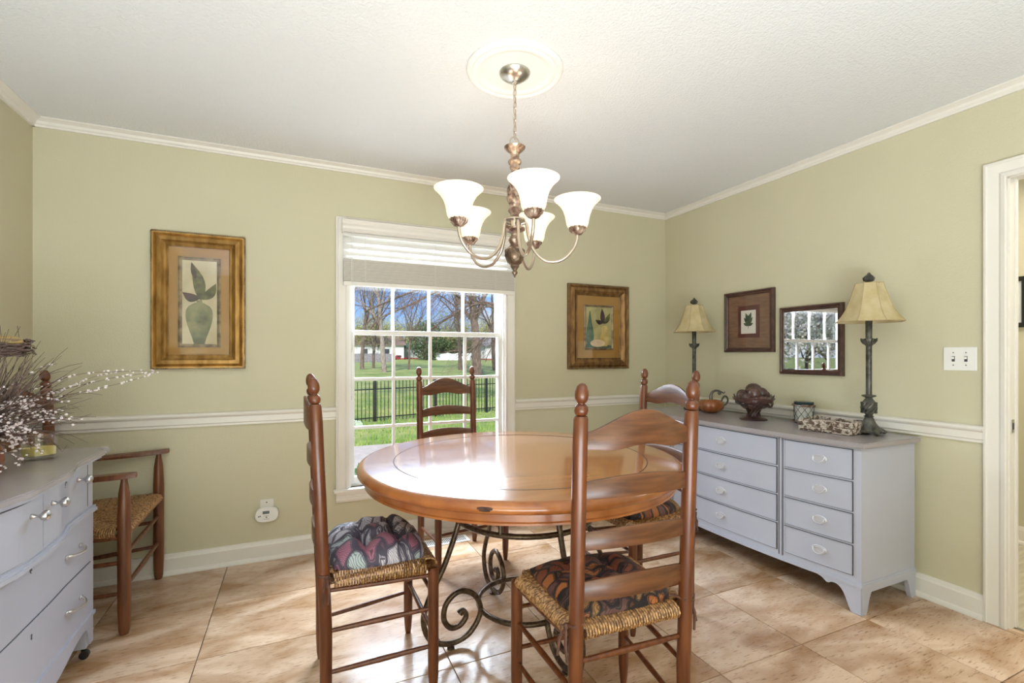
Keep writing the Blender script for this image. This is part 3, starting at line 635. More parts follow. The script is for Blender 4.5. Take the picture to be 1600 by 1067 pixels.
for k, (a, b_, c) in enumerate([(.975, 1.02, 1.08), (.80, .85, .88), (.64, .69, .71)]): slat_mb(a, b_, c, 0, k == 0, aw_r-.01, .01 if k == 0 else 0).build('back_slat', oldoak_m, t, True)
o = rush_mb([(-aw_r, 0), (aw_r, 0), (aw_f, ad), (-aw_f, ad)], .450, .021).build('rush_seat', rush_m, t, True, kind='stuff')

# ------------------------------------------------------------------ round table
TX, TY = .92, 1.96
t = thing('dining_table', 'round pine pedestal table on scrolled wrought-iron legs in the middle of the room', 'table', (TX, TY, 0))
MB().lathe([(.0, .752), (.684, .752), (.690, .770), (.6845, .7735), (.675, .775), (.0, .775)], 96, cap=False).build('tabletop', table_m, t, True)
MB().lathe([(.660, .735), (.694, .735), (.703, .741), (.707, .751), (.704, .762), (.695, .771), (.6845, .7738), (.68, .755), (.66, .752)], 96, cap=False).build('edge_moulding', tedge_m, t, True)
MB().lathe([(.555, .7748), (.555, .7756), (.5585, .7756), (.5585, .7748)], 96, cap=False).build('inlay_ring', knot_m, t)
ap = MB().lathe([(.655, .736), (.672, .736), (.672, .706), (.676, .702), (.676, .695), (.666, .692), (.652, .692)], 96, cap=False).build('apron', tedge_m, t, True)
kn = MB(); a0 = math.radians(-124)
pts = [(.7062, -.0)]
kn.sphere((0, 0, 0), .03, 14, 8, (.13, 1, .28)); o = kn.build('knot', knot_m, t, True); o.location = (.7035*math.cos(a0), .7035*math.sin(a0), .7535); o.rotation_euler = (0, 0, a0)
bx = (.93-TX, 1.94-TY)
def ringpts(r, z, n=48): return [(bx[0]+r*math.cos(2*PI*k/n), bx[1]+r*math.sin(2*PI*k/n), z) for k in range(n)]
MB().tube(ringpts(.305, .525), .0115, 10, closed=True).build('upper_ring', iron_m, t, True)
MB().tube(ringpts(.205, .128), .0115, 10, closed=True).build('lower_ring', iron_m, t, True)
def cr(P_, n=6):
    out_ = []
    for i in range(len(P_)-1):
        p0, p1, p2, p3 = (Vector(P_[max(i-1, 0)]), Vector(P_[i]), Vector(P_[i+1]), Vector(P_[min(i+2, len(P_)-1)]))
        for k in range(n):
            u = k/n; out_.append(tuple(.5*((2*p1)+(-p0+p2)*u+(2*p0-5*p1+4*p2-p3)*u*u+(-p0+3*p1-3*p2+p3)*u**3)))
    out_.append(tuple(P_[-1])); return out_
prof = [(.285, .692), (.292, .60), (.315, .506), (.37, .36), (.44, .225), (.462, .14), (.430, .055), (.345, .022), (.26, .045), (.210, .125), (.238, .200), (.305, .232), (.362, .195), (.376, .135), (.348, .088), (.303, .089), (.277, .120), (.292, .147), (.308, .135)]
lp = cr([(r, 0, z) for r, z in prof], 6)
lmesh = MB().tube(lp, [.0118]*(len(lp)-8)+[.0118, .0118, .012, .013, .014, .015, .015, .010], 9); lmesh.lathe([(.016, 0), (.016, .006), (.008, .012)], 12, c=(.345, 0, 0)); lmesh = lmesh.mesh('leg', iron_m, True)
for k in range(4):
    o = bpy.data.objects.new('leg', lmesh); COL.objects.link(o); o.parent = t; o.location = (bx[0], bx[1], 0); o.rotation_euler = (0, 0, k*PI/2+math.radians(2))
for k in range(4):
    a = PI/4+k*PI/2+math.radians(2); MB().tube([(bx[0]+.305*math.cos(a), bx[1]+.305*math.sin(a), .525), (bx[0]+.305*math.cos(a), bx[1]+.305*math.sin(a), .753)], .0095, 8).build('post', iron_m, t, True)

# ------------------------------------------------------------------ right dresser (faces -X), bow front
DY0, DY1 = 1.375, 2.945; DC = (DY0+DY1)/2
def fx(y, k=0): u = (y-DC)/((DY1-DY0)/2); return 2.425-.068*(1-u*u)-k
D = thing('long_dresser', 'long lilac-grey bow-front dresser with bracket feet along the right wall', 'dresser', (2.65, DC, 0))
dO = (2.65, DC, 0)
def DM(): m = MB(); m.M = Matrix.Translation(-Vector(dO)); return m
def front_poly(y0, y1, k0, k1, n=14):                  # strip between two offsets of the bow curve
    ys = [y0+(y1-y0)*i/n for i in range(n+1)]
    return [(fx(y, k0), y) for y in ys]+[(fx(y, k1), y) for y in reversed(ys)]
def curve_plan(y0, y1, k, xb, n=24):
    return [(fx(y0+(y1-y0)*i/n, k), y0+(y1-y0)*i/n) for i in range(n+1)]+[(xb, y1), (xb, y0)]
DM().prism(curve_plan(DY0, DY1, 0, 2.868), .135, .788).build('carcass', paint_m, D)
m = DM(); m.prism(curve_plan(DY0-.022, DY1+.022, .024, 2.876), .793, .810); m.prism(curve_plan(DY0-.018, DY1+.018, .020, 2.876), .788, .793); m.prism(curve_plan(DY0-.019, DY1+.019, .021, 2.876), .810, .8145); m.build('top', dtop_m, D)
m = DM(); m.prism(curve_plan(DY0-.006, DY1+.006, .008, 2.87), .128, .142); m.prism(curve_plan(DY0-.003, DY1+.003, .004, 2.87), .142, .150); m.build('base_moulding', paint_m, D)
def bracket_z(s, L_):                                  # s = distance from the nearest end
    pts = [(0, 0), (.040, 0), (.052, .028), (.066, .070), (.080, .096), (.100, .113), (.125, .112), (.140, .101), (.150, .104), (.165, .118), (.190, .126), (.205, .134)]
    if s >= pts[-1][0]: return .132
    for (a, za), (b_, zb) in zip(pts, pts[1:]):
        if a <= s <= b_: return za+(zb-za)*(s-a)/(b_-a)
    return .132
def bracket_front():
    m = DM(); n = 150; R = []
    for i in range(n+1):
        y = DY0+(DY1-DY0)*i/n; z = bracket_z(min(y-DY0, DY1-y), 1); z = min(z, .1275)
        R.append([(fx(y, .004), y, z), (fx(y, .004), y, .128), (fx(y, -.018), y, .128), (fx(y, -.018), y, z)])
    m.rings(R, True); return m
bracket_front().build('front_apron', paint_m, D)
for yy, s in ((DY0, 1), (DY1, -1)):
    m = DM(); n = 70; R = []; x0, x1 = 2.425, 2.868
    for i in range(n+1):
        x = x0+(x1-x0)*i/n; z = min(bracket_z(min(x-x0, x1-x)*1.15, 1), .1)
        R.append([(x, yy-.003*s, z), (x, yy-.003*s, .128), (x, yy+.018*s, .128), (x, yy+.018*s, z)])
    m.rings(R, True).build('side_apron', paint_m, D)
def oval_pull(par, pos, rot, nm='pull'):
    """local: x along drawer, z up, -y out"""
    b_ = MB(); R = []
    for d, s in ((0, 1.0), (.003, .99), (.005, .90), (.004, .80), (.004, .0001)): R.append([(.036*s*math.cos(a), -d, .0215*s*math.sin(a)) for a in [2*PI*k/28 for k in range(28)]])
    o = MB().rings(R, True).build(nm, pullp_m, par, True); o.location = pos; o.rotation_euler = (0, 0, rot)
    q = MB(); q.tube([(x_, -.010-.010*math.sin(PI*i/12), z_) for i, (x_, z_) in enumerate([(-.026*math.cos(PI*k/12), .004-.020*math.sin(PI*k/12)) for k in range(13)])], .0030, 8)
    for s in (-1, 1): q.sphere((s*.026, -.008, .005), .0052, 8, 6)
    q.tube([(.024*math.cos(2*PI*k/20), -.0055, .0125*math.sin(2*PI*k/20)) for k in range(20)], .0016, 6, closed=True)
    q.build('bail', pullp_m, o, True)
    return o
cols_ = [(DY0+.036, 1.728, [1.555]), (1.772, 2*DC-1.772, [DC-.03]), (2*DC-1.728, DY1-.036, [2*DC-1.555])]
zr = [(.180, .318), (.332, .470), (.484, .622), (.636, .776)]
for ya, yb, pulls in cols_:
    for za, zb in zr:
        g_ = DM(); g_.prism(front_poly(ya-.003, yb+.003, .0015, -.01), za-.003, zb+.003); g_.build('drawer_gap', gap_m, D)
        d_ = DM(); d_.prism(front_poly(ya, yb, .0035, -.012), za, zb); d_.prism(front_poly(ya, yb, .006, -.005, 14), zb-.003, zb); d_.prism(front_poly(ya, yb, .006, -.005), za, za+.003)
        for e_ in (ya, yb-.003): d_.prism(front_poly(e_, e_+.003, .006, -.005, 2), za, zb)
        dr_ = d_.build('drawer', paint_m, D)
        for py in pulls:
            a_ = math.atan((fx(py+.01)-fx(py-.01))/.02)
            oval_pull(dr_, (fx(py, .0035)-dO[0], py-dO[1], (za+zb)/2+.003), -PI/2-a_)
for yy in (1.750, 2*DC-1.750):
    m = DM(); m.prism(front_poly(yy-.004, yy+.004, .004, -.002, 2), .152, .786); m.build('divider_bead', paint_m, D)
for yy in (1.7395, 1.7605, 2*DC-1.7395, 2*DC-1.7605):
    m = DM(); m.prism(front_poly(yy-.0016, yy+.0016, .0012, -.002, 2), .155, .784); m.build('divider_groove', gap_m, D)

DT = .8145
# ------------------------------------------------------------------ things on the right dresser
def buffet_lamp(label, x, y, rz):
    t = thing('table_lamp', label, 'lamp', (x, y, DT), rz, 'buffet lamps on the grey dresser')
    m = MB(); m.lathe([(.060, .012), (.062, .020), (.052, .030), (.046, .040), (.030, .060), (.022, .080), (.016, .092)], 20)
    m.build('base', buffet_m, t, True)
    for k in range(4):
        a = PI/4+k*PI/2; f = MB(); f.tube([(.040*math.cos(a), .040*math.sin(a), .030), (.058*math.cos(a), .058*math.sin(a), .018), (.074*math.cos(a), .074*math.sin(a), .0125), (.080*math.cos(a), .080*math.sin(a), .018)], [.012, .013, .012, .007], 8); f.build('scroll_foot', buffet_m, t, True)
    m = MB(); m.lathe([(.015, .088), (.024, .094), (.015, .100), (.022, .112), (.032, .130), (.035, .148), (.031, .166), (.021, .180), (.014, .190), (.033, .200), (.030, .205), (.0135, .207)], 24)
    for k in range(10):
        a = 2*PI*k/10; m.tube([((.033+.002*math.sin(u*PI))*math.cos(a+u*1.3), (.033)*math.sin(a+u*1.3), .112+.055*u) for u in (0, .25, .5, .75, 1)], .004, 5)
    m.build('baluster', buffet_m, t, True)
    m = MB(); m.lathe([(.0135, .203), (.0135, .465), (.0155, .468)], 20); m.build('column', buffet_m, t, True)
    m = MB(); m.lathe([(.013, .462), (.020, .470), (.030, .485), (.034, .500), (.026, .498), (.012, .500)], 24)
    for k in range(8): a = 2*PI*k/8; m.tube([(.022*math.cos(a), .022*math.sin(a), .474), (.032*math.cos(a), .032*math.sin(a), .490), (.037*math.cos(a), .037*math.sin(a), .503)], [.005, .006, .002], 5)
    m.build('leaf_cup', buffet_m, t, True)
    m = MB(); m.lathe([(.014, .498), (.0155, .60), (.012, .605), (.005, .61), (.0035, .79)], 16); m.build('candle_sleeve', buffet_m, t, True)
    # eight-panel bell shade
    def ringo(r, z):
        n = 8; o = []
        for k in range(n):
            for s in range(4):
                a0_, a1_ = 2*PI*k/n, 2*PI*(k+1)/n; u = s/4
                o.append((r*((1-u)*math.cos(a0_)+u*math.cos(a1_)), r*((1-u)*math.sin(a0_)+u*math.sin(a1_)), z))
        return o
    pr = [(.155, .588), (.152, .592), (.128, .620), (.108, .655), (.092, .695), (.079, .735), (.068, .768), (.063, .790)]
    m = MB(); m.rings([ringo(r, z) for r, z in pr]+[ringo(r-.002, z) for r, z in reversed(pr)], False, True); sh = m.build('lamp_shade', lshade_m, t, True)
    rb = MB()
    for k in range(8):
        a = 2*PI*k/8; rb.tube([((r+.0005)*math.cos(a), (r+.0005)*math.sin(a), z) for r, z in pr], .0016, 5)
    rb.tube(ringo(.155, .589), .0022, 5, closed=True); rb.tube(ringo(.063, .790), .002, 5, closed=True); rb.build('shade_ribs', mat('shade_braid', (.45, .34, .18), .7) if 'shade_braid' not in MATS else MATS['shade_braid'], sh)
    m = MB()
    for s in (0, 1, 2): a = 2*PI*s/3; m.tube([(0, 0, .786), (.062*math.cos(a), .062*math.sin(a), .786)], .0015, 5)
    m.build('spider', buffet_m, t)
    m = MB(); m.lathe([(.004, .786), (.012, .792), (.010, .796), (.018, .802), (.021, .815), (.018, .828), (.010, .836), (.006, .845), (.001, .848)], 14)
    for k in range(7): a = 2*PI*k/7; m.tube([(.020*math.cos(a), .020*math.sin(a), .804), (.023*math.cos(a), .023*math.sin(a), .818), (.012*math.cos(a), .012*math.sin(a), .834)], [.004, .006, .002], 5)
    m.build('finial', buffet_m, t, True)
    return t
buffet_lamp('tall bronze buffet lamp at the near end of the grey dresser', 2.735, 1.515, .2)
buffet_lamp('tall bronze buffet lamp at the far end of the grey dresser', 2.735, 2.725, .5)
# pumpkin
t = thing('pumpkin_ornament', 'glossy orange ceramic pumpkin with curly stem on the dresser', 'ornament', (2.70, 2.53, DT), .3)
m = MB(); n = 64; R = []
for j in range(1, 14):
    a = PI*j/14; R.append([((.088*math.sin(a)**.85*(1-.085*abs(math.cos(4.5*th))**6))*math.cos(th), (.088*math.sin(a)**.85*(1-.085*abs(math.cos(4.5*th))**6))*math.sin(th), .055-.055*math.cos(a)-(.010*(1-math.sin(a)) if j > 7 else 0)) for th in [2*PI*k/n for k in range(n)]])
m.rings(R, True).build('pumpkin_body', pumpkin_m, t, True)
MB().tube(cr([(0, 0, .095), (0, 0, .125), (.008, -.006, .148), (.03, -.02, .160), (.055, -.035, .155), (.060, -.04, .140), (.050, -.035, .134), (.048, -.03, .145), (.066, -.045, .150), (.078, -.055, .140), (.088, -.06, .152)], 5), [.013]*6+[.010]*6+[.008]*10+[.006]*12+[.005]*10+[.003]*7, 8).build('stem', stem_m, t, True)
MB().tube(cr([(.070, -.045, .050), (.095, -.060, .058), (.110, -.07, .085), (.104, -.066, .112), (.086, -.055, .118), (.072, -.046, .095), (.068, -.043, .07)], 6), .0065, 8).build('handle', stem_m, t, True)
# carved fruit bowl
t = thing('fruit_sculpture', 'dark carved fruit bowl on a pedestal foot in the middle of the dresser', 'ornament', (2.68, 2.165, DT), .4)
MB().lathe([(.080, 0), (.082, .008), (.076, .014), (.050, .018), (.034, .030), (.030, .045), (.034, .058), (.040, .064)], 28).build('pedestal', resin_m, t, True)
MB().lathe([(.030, .055), (.060, .075), (.095, .100), (.120, .130), (.125, .140), (.10, .150), (.0001, .152)], 28, cap=False).build('bowl', resin_m, t, True)
rnd = random.Random(11)
for i, (x_, y_, z_, r_) in enumerate([(0, 0, .185, .052), (.058, .015, .170, .042), (-.058, -.02, .170, .043), (.075, .05, .15, .03), (-.07, .05, .155, .032), (.0, -.045, .17, .04), (-.09, .02, .150, .030), (.095, -.02, .150, .030), (.02, -.06, .155, .034), (-.03, .06, .158, .034), (.05, .06, .150, .03), (.07, -.055, .135, .028), (-.06, -.065, .138, .030), (.0, -.09, .125, .026), (.1, .03, .13, .024), (-.1, -.04, .125, .024), (-.02, -.1, .105, .02), (.05, -.085, .105, .02)]):
    m = MB(); m.sphere((x_, y_, z_), r_, 14, 10, (1, 1, rnd.uniform(.8, 1.1))); m.build('fruit', resin_m, t, True)
for k in range(13):
    a = 2*PI*k/13+.2; c_, s_ = math.cos(a), math.sin(a); r0 = .102; 
    m = MB(); m.grid(lambda u, v: ((r0+.014*u+.006*math.sin(PI*v))*c_-(v-.5)*.050*math.sin(PI*min(.98, u+.1))*s_, (r0+.014*u+.006*math.sin(PI*v))*s_+(v-.5)*.050*math.sin(PI*min(.98, u+.1))*c_, .105+.055*u), 6, 4)
    o = m.build('leaf', resin_m, t, True); md = o.modifiers.new('s', 'SOLIDIFY'); md.thickness = .004
m = MB()
for k in range(70):
    a = rnd.uniform(0, 2*PI); u = rnd.random(); r_ = .045+.062*u; m.sphere((r_*math.cos(a), r_*math.sin(a), .072+.042*u), .0095, 8, 6)
m.build('berries', resin_m, t, True, kind='stuff')
m = MB()
for k in range(12): a = 2*PI*k/12; m.tube([(.040*math.cos(a), .040*math.sin(a), .022), (.032*math.cos(a+.35), .032*math.sin(a+.35), .045), (.045*math.cos(a+.7), .045*math.sin(a+.7), .070)], .0048, 6)
m.build('twisted_stem', resin_m, t, True)
# candle holder
t = thing('candle_holder', 'glass candle jar in a wire lattice beside the wicker tray', 'candle', (2.818, 1.925, DT))
MB().lathe([(.044, .006), (.046, .03), (.050, .115), (.047, .115), (.043, .03), (.040, .010), (.0001, .010)], 28, cap=False).build('jar', mat('frosted_glass', (.62, .63, .60), .25), t, True)
MB().lathe([(.050, .112), (.053, .118), (.054, .126), (.050, .132), (.0001, .133)], 28, cap=False).build('lid', mat('dark_glass_rim', (.02, .04, .045), .12), t, True)
m = MB(); n = 9
for k in range(n):
    for s in (-1, 1):
        m.tube([((.050+.005*u)*math.cos(2*PI*(k/n)+s*u*2*PI*2/n), (.050+.005*u)*math.sin(2*PI*(k/n)+s*u*2*PI*2/n), .006+.105*u) for u in [i/8 for i in range(9)]], .0013, 5)
m.build('wire_lattice', mat('rust_wire', (.07, .09, .09), .5, .5), t)
m = MB(); rnd = random.Random(4)
for k in range(90):
    a = rnd.uniform(0, 2*PI); z = rnd.choice([.006+rnd.uniform(0, .008), .106+rnd.uniform(-.006, .008)]); r_ = .055+rnd.uniform(-.002, .006)
    m.tube([(r_*math.cos(a), r_*math.sin(a), z), ((r_+.003)*math.cos(a+.2), (r_+.003)*math.sin(a+.2), z+.003), (r_*math.cos(a+.4), r_*math.sin(a+.4), z)], .002, 5)
m.build('twine_bands', mat('berry_twine', (.16, .06, .05), .6, col2=(.30, .20, .14), nscale=60), t, kind='stuff')
# wicker tray
t = thing('wicker_tray', 'flat rectangular twig basket on the dresser beside the near lamp', 'basket', (2.665, 1.655, DT), math.radians(7))
m = MB(); rnd = random.Random(8); bw, bd_, bh = .098, .128, .050                        # half width X, half length Y
def wall_twigs(ax, sgn, half, off):
    for row in range(10):
        z = .005+row*.0060
        for k in range(9):
            c0 = rnd.uniform(-half, half); l = rnd.uniform(.03, .06); pts = []
            for i in range(4):
                s_ = max(-half, min(half, c0-l+2*l*i/3)); o_ = off+sgn*rnd.uniform(-.004, .004); z_ = z+rnd.uniform(-.004, .004)
                pts.append((o_*1.0, s_, max(.003, z_)) if ax == 'x' else (s_, o_, max(.003, z_)))
            m.tube(pts, rnd.uniform(.0018, .0028), 5)
wall_twigs('x', -1, bd_, -bw); wall_twigs('x', 1, bd_, bw); wall_twigs('y', -1, bw, -bd_); wall_twigs('y', 1, bw, bd_)
m.build('woven_sides', wicker_m, t, kind='stuff')
m = MB()
for k in range(36): x_ = -bw+2*bw*(k+.5)/36; m.tube([(x_, -bd_, .040+rnd.uniform(-.003, .003)), (x_+rnd.uniform(-.01, .01), 0, .042), (x_, bd_, .040+rnd.uniform(-.003, .003))], .0032, 5)
m.build('twig_top', wicker_m, t, kind='stuff')
m = MB(); m.box(-bw+.003, bw-.003, -bd_+.003, bd_-.003, .001, .038); m.build('tray_core', mat('tray_core', (.12, .08, .06), .8), t)

# ------------------------------------------------------------------ left dresser (faces +X), serpentine
E0, E1 = 1.455, 2.510; EC = (E0+E1)/2
def sst(a, b_, x): u = max(0, min(1, (x-a)/(b_-a))); return u*u*(3-2*u)
def ex(y, k=0, up=1): d = abs(y-EC); return -.772+up*.034*(1-sst(.10, .30, d))+k
G = thing('serpentine_dresser', 'lilac-grey antique dresser with serpentine top drawers by the left wall', 'dresser', (-1.0, EC, 0)); gO = (-1.0, EC, 0)
def GM(): m = MB(); m.M = Matrix.Translation(-Vector(gO)); return m
def gplan(y0, y1, k, up, n=40, xb=-1.215): return [(ex(y0+(y1-y0)*i/n, k, up), y0+(y1-y0)*i/n) for i in range(n+1)]+[(xb, y1), (xb, y0)]
def gstrip(y0, y1, k0, k1, up, n=24): ys = [y0+(y1-y0)*i/n for i in range(n+1)]; return [(ex(y, k0, up), y) for y in ys]+[(ex(y, k1, up), y) for y in reversed(ys)]
m = GM(); m.prism(gplan(E0, E1, 0, .15), .165, .600); m.prism(gplan(E0+.006, E1-.006, 0, 1), .600, .800); m.build('carcass', paint_m, G)
def topplan(k):
    pts = []; n = 40
    for i in range(n+1):
        y = E0-.02+(E1-E0+.04)*i/n; pts.append((ex(y, .028+k), y))
    a = [(-1.225, E0-.095-k), (-.755+k, E0-.095-k), (-.770+k*.5, E0-.045)]; b_ = [(-.770+k*.5, E1+.045), (-.752+k, E1+.088+k), (-.80, E1+.092+k), (-1.225, E1+.092+k)]
    return a+pts+b_
m = GM(); m.prism(topplan(-.006), .800, .808); m.prism(topplan(0), .808, .815); m.build('top_moulding', paint_m, G)
m = GM(); m.prism(topplan(.006), .815, .829); m.prism(topplan(.003), .829, .834); m.build('top', dtop_m, G)
GT = .834
m = GM(); m.prism(gstrip(E0, E1, .014, -.01, .9), .590, .602); m.prism(gstrip(E0, E1, .009, -.01, .9), .602, .612); m.build('waist_moulding', paint_m, G)
m = GM(); m.prism(gstrip(E0, E1, .008, -.01, .15), .165, .178); m.build('base_moulding', paint_m, G)
def gdrawer(ya, yb, za, zb, up):
    GM().prism(gstrip(ya-.0025, yb+.0025, .0012, -.01, up), za-.0025, zb+.0025).build('drawer_gap', gap_m, G)
    return GM().prism(gstrip(ya, yb, .0045, -.01, up), za, zb).build('drawer', paint_m, G)
dA = gdrawer(E0+.035, E1-.035, .192, .388, .15); dB = gdrawer(E0+.035, E1-.035, .400, .583, .15)
dC_ = gdrawer(E0+.055, EC-.002, .622, .790, 1); dD = gdrawer(EC+.002, E1-.075, .622, .790, 1)
m = GM(); m.prism(gstrip(E1-.066, E1-.058, .0012, -.01, 1, 3), .622, .795); m.prism(gstrip(E0+.040, E0+.048, .0012, -.01, 1, 3), .622, .795); m.build('side_groove', gap_m, G)
def gknob(par, y, z):
    o = MB().lathe([(.008, 0), (.0085, .004), (.0055, .008), (.005, .018), (.008, .022), (.0145, .027), (.0165, .034), (.0145, .041), (.007, .0455), (.0005, .046)], 20).build('knob', nickel_m, par, True)
    o.location = (ex(y, .0045)-gO[0], y-gO[1], z); o.rotation_euler = (0, PI/2, 0)
gknob(dC_, 1.905, .742); gknob(dC_, 1.600, .742); gknob(dD, 2.040, .745); gknob(dD, 2.345, .752)
def gpull(par, y, z):
    m = MB(); m.tube(cr([(0, -.058, 0), (.016, -.050, 0), (.028, -.025, -.004), (.031, 0, -.006), (.028, .025, -.004), (.016, .050, 0), (0, .058, 0)], 4), [.006]*5+[.0045]*3+[.0055]*4+[.0065]*3+[.0055]*4+[.0045]*3+[.006]*3, 8)
    for s in (-1, 1): m.sphere((.003, s*.062, 0), .010, 10, 8, (.5, 1.5, .8))
    o = m.build('bow_handle', nickel_m, par, True); o.location = (ex(y, .0045, .15)-gO[0], y-gO[1], z)
for dd, zz in ((dA, .292), (dB, .494)): gpull(dd, 2.305, zz); gpull(dd, 2*EC-2.305, zz)
def keyhole(par, y, z, up, plate=True):
    m = MB(); m.box(0, .0015, -.0025, .0025, -.008, .004); m.sphere((.0008, 0, .005), .0045, 8, 6, (.3, 1, 1))
    if plate: m.tube([(.001, .010*math.cos(2*PI*k/14), .014*math.sin(2*PI*k/14)) for k in range(11)], .0014, 5)
    o = m.build('keyhole', dark_m, par); o.location = (ex(y, .0045, up)-gO[0], y-gO[1], z)
keyhole(dA, EC, .345, .15, False); keyhole(dB, EC, .560, .15); keyhole(dC_, EC-.235, .765, 1); keyhole(dD, EC+.215, .772, 1)
m = GM(); n = 120; R = []
for i in range(n+1):
    y = E0+(E1-E0)*i/n; s = min(y-E0, E1-y); z = .052 if s < .035 else (.052+(.130-.052)*math.sin(PI/2*min(1, (s-.035)/.04)) if s < .075 else (.130 if s < .10 else .130-.045*sst(.10, .34, s)))
    z = min(z, .164); R.append([(ex(y, 0, .15), y, z), (ex(y, 0, .15), y, .166), (ex(y, -.022, .15), y, .166), (ex(y, -.022, .15), y, z)])
m.rings(R, True).build('front_apron', paint_m, G)
for y0_, y1_ in ((E0, E0+.02), (E1-.02, E1)): GM().box(-1.215, -.80, y0_, y1_, .10, .166).build('side_apron', paint_m, G)
for x_ in (-.80, -1.19):
    for y_ in (E0+.03, E1-.03):
        GM().box(x_-.022, x_+.022, y_-.028, y_+.028, .048, .166).build('foot', paint_m, G)
        q = GM(); q.M = q.M @ Matrix.Translation((x_+.012, y_-.008, .017)) @ Matrix.Rotation(PI/2, 4, 'X'); q.lathe([(.0165, -.009), (.0165, .009)], 16); q.M = Matrix.Translation(-Vector(gO)); q.tube([(x_, y_, .05), (x_+.002, y_, .035), (x_+.012, y_-.018, .018)], .0045, 6); q.build('caster', black_m, G, True)

# candle jar on left dresser
t = thing('candle_jar', 'clear oval glass jar with yellow candle on the left dresser', 'candle', (-.895, 2.385, GT), math.radians(20))
def ov(a, b_, z, n=32): return [(a*math.cos(2*PI*k/n), b_*math.sin(2*PI*k/n), z) for k in range(n)]
m = MB(); A, B_ = .052, .036
m.rings([ov(A*.9, B_*.9, .0), ov(A, B_, .004), ov(A, B_, .095), ov(A-.002, B_-.002, .0965), ov(A-.004, B_-.004, .095), ov(A-.004, B_-.004, .016), ov(A*.8, B_*.8, .013)], True); m.build('glass_jar', jar_m, t, True)
MB().rings([ov(A-.0045, B_-.0045, .0175), ov(A-.0045, B_-.0045, .046), ov(A-.008, B_-.008, .047)], True).build('wax', wax_m, t, True)
MB().tube([(0, 0, .046), (.001, 0, .058)], .0014, 6).build('wick', dark_m, t)
# twig arrangement
AX, AY = -.955, 2.115
t = thing('twig_arrangement', 'dried twig arrangement with pale blossoms and a small nest on the left dresser', 'arrangement', (AX, AY, GT))
MB().lathe([(.050, 0), (.062, .01), (.072, .05), (.066, .09), (.048, .12), (.052, .135), (.046, .135), (.04, .11)], 24).build('vase', red_m, t, True)
rnd = random.Random(21); tw = MB(); blm = MB()
def twig(a, el, L_, droop, r0=.0022, blossoms=0, start=.12):
    p_ = Vector((.02*math.cos(a), .02*math.sin(a), start)); d = Vector((math.cos(a)*math.cos(el), math.sin(a)*math.cos(el), math.sin(el))); pts = [p_[:]]
    n = 10
    for i in range(n):
        d = (d+Vector((rnd.uniform(-.16, .16), rnd.uniform(-.16, .16), rnd.uniform(-.13, .13)-droop*(i/n)))).normalized(); q = p_+d*L_/n
        if q.x+AX < -1.225: d.x = abs(d.x); q = p_+d*L_/n
        if math.hypot(q.x-.06, q.y-.27) < .14 and q.z < .17: d.z = .6+abs(d.z); d.y = -.2; q = p_+d*L_/n
        if q.z < .03 and math.hypot(q.x, q.y) > .08 or q.z < .012: d.z = abs(d.z); q = p_+d*L_/n
        p_ = q; pts.append(p_[:])
    tw.tube(pts, [r0*(1-.75*i/n) for i in range(n+1)], 5, cap=False)
    for k in range(blossoms):
        i = rnd.randint(3, n-1); u = rnd.random(); b_ = Vector(pts[i]).lerp(Vector(pts[i+1]), u)+Vector((rnd.uniform(-.006, .006),)*3); s_ = rnd.uniform(.0025, .0052)
        blm.sphere(b_[:], s_, 6, 4, (1, rnd.uniform(.7, 1.3), rnd.uniform(.7, 1.2)))
    return pts
for k in range(240):
    el_ = rnd.uniform(.1, 1.45); twig(rnd.uniform(0, 2*PI), el_, rnd.uniform(.12, .27)+.16*math.sin(el_), rnd.uniform(-.05, .22), .0025, 0)
for k in range(26): twig(rnd.uniform(-1.2, 1.6), rnd.uniform(-.1, .9), rnd.uniform(.18, .31), rnd.uniform(.1, .45), .0022, 12, start=.10+rnd.uniform(0, .12))
for k in range(40): twig(rnd.uniform(-2.5, 2.5), rnd.uniform(-.3, .5), rnd.uniform(.10, .20), .3, .0026, 18, start=.12+rnd.uniform(0, .1))
for a, el, L_, dr_ in ((.55, .45, .48, .12), (.75, .30, .50, .10), (.35, .2, .46, .05), (.65, .05, .40, .02)): twig(a, el, L_, dr_, .002, 26, start=.22)
tw.build('twigs', twig_m, t, kind='stuff'); blm.build('blossoms', bloom_m, t, kind='stuff')
nm_ = MB()
for k in range(190):
    a = rnd.uniform(0, 2*PI); r_ = rnd.uniform(.040, .085); z = .415+rnd.uniform(-.025, .03); pts = [((r_+rnd.uniform(-.008, .008))*math.cos(a+i*.35)+.06, (r_+rnd.uniform(-.008, .008))*math.sin(a+i*.35)-.0, z+rnd.uniform(-.006, .006)) for i in range(5)]; nm_.tube(pts, .0016, 4, cap=False)
nm_.build('nest', twig_m, t, kind='stuff')
MB().sphere((.085, -.02, .440), .030, 14, 10, (1.5, 1, .65)).build('nest_egg', egg_m, t, True)

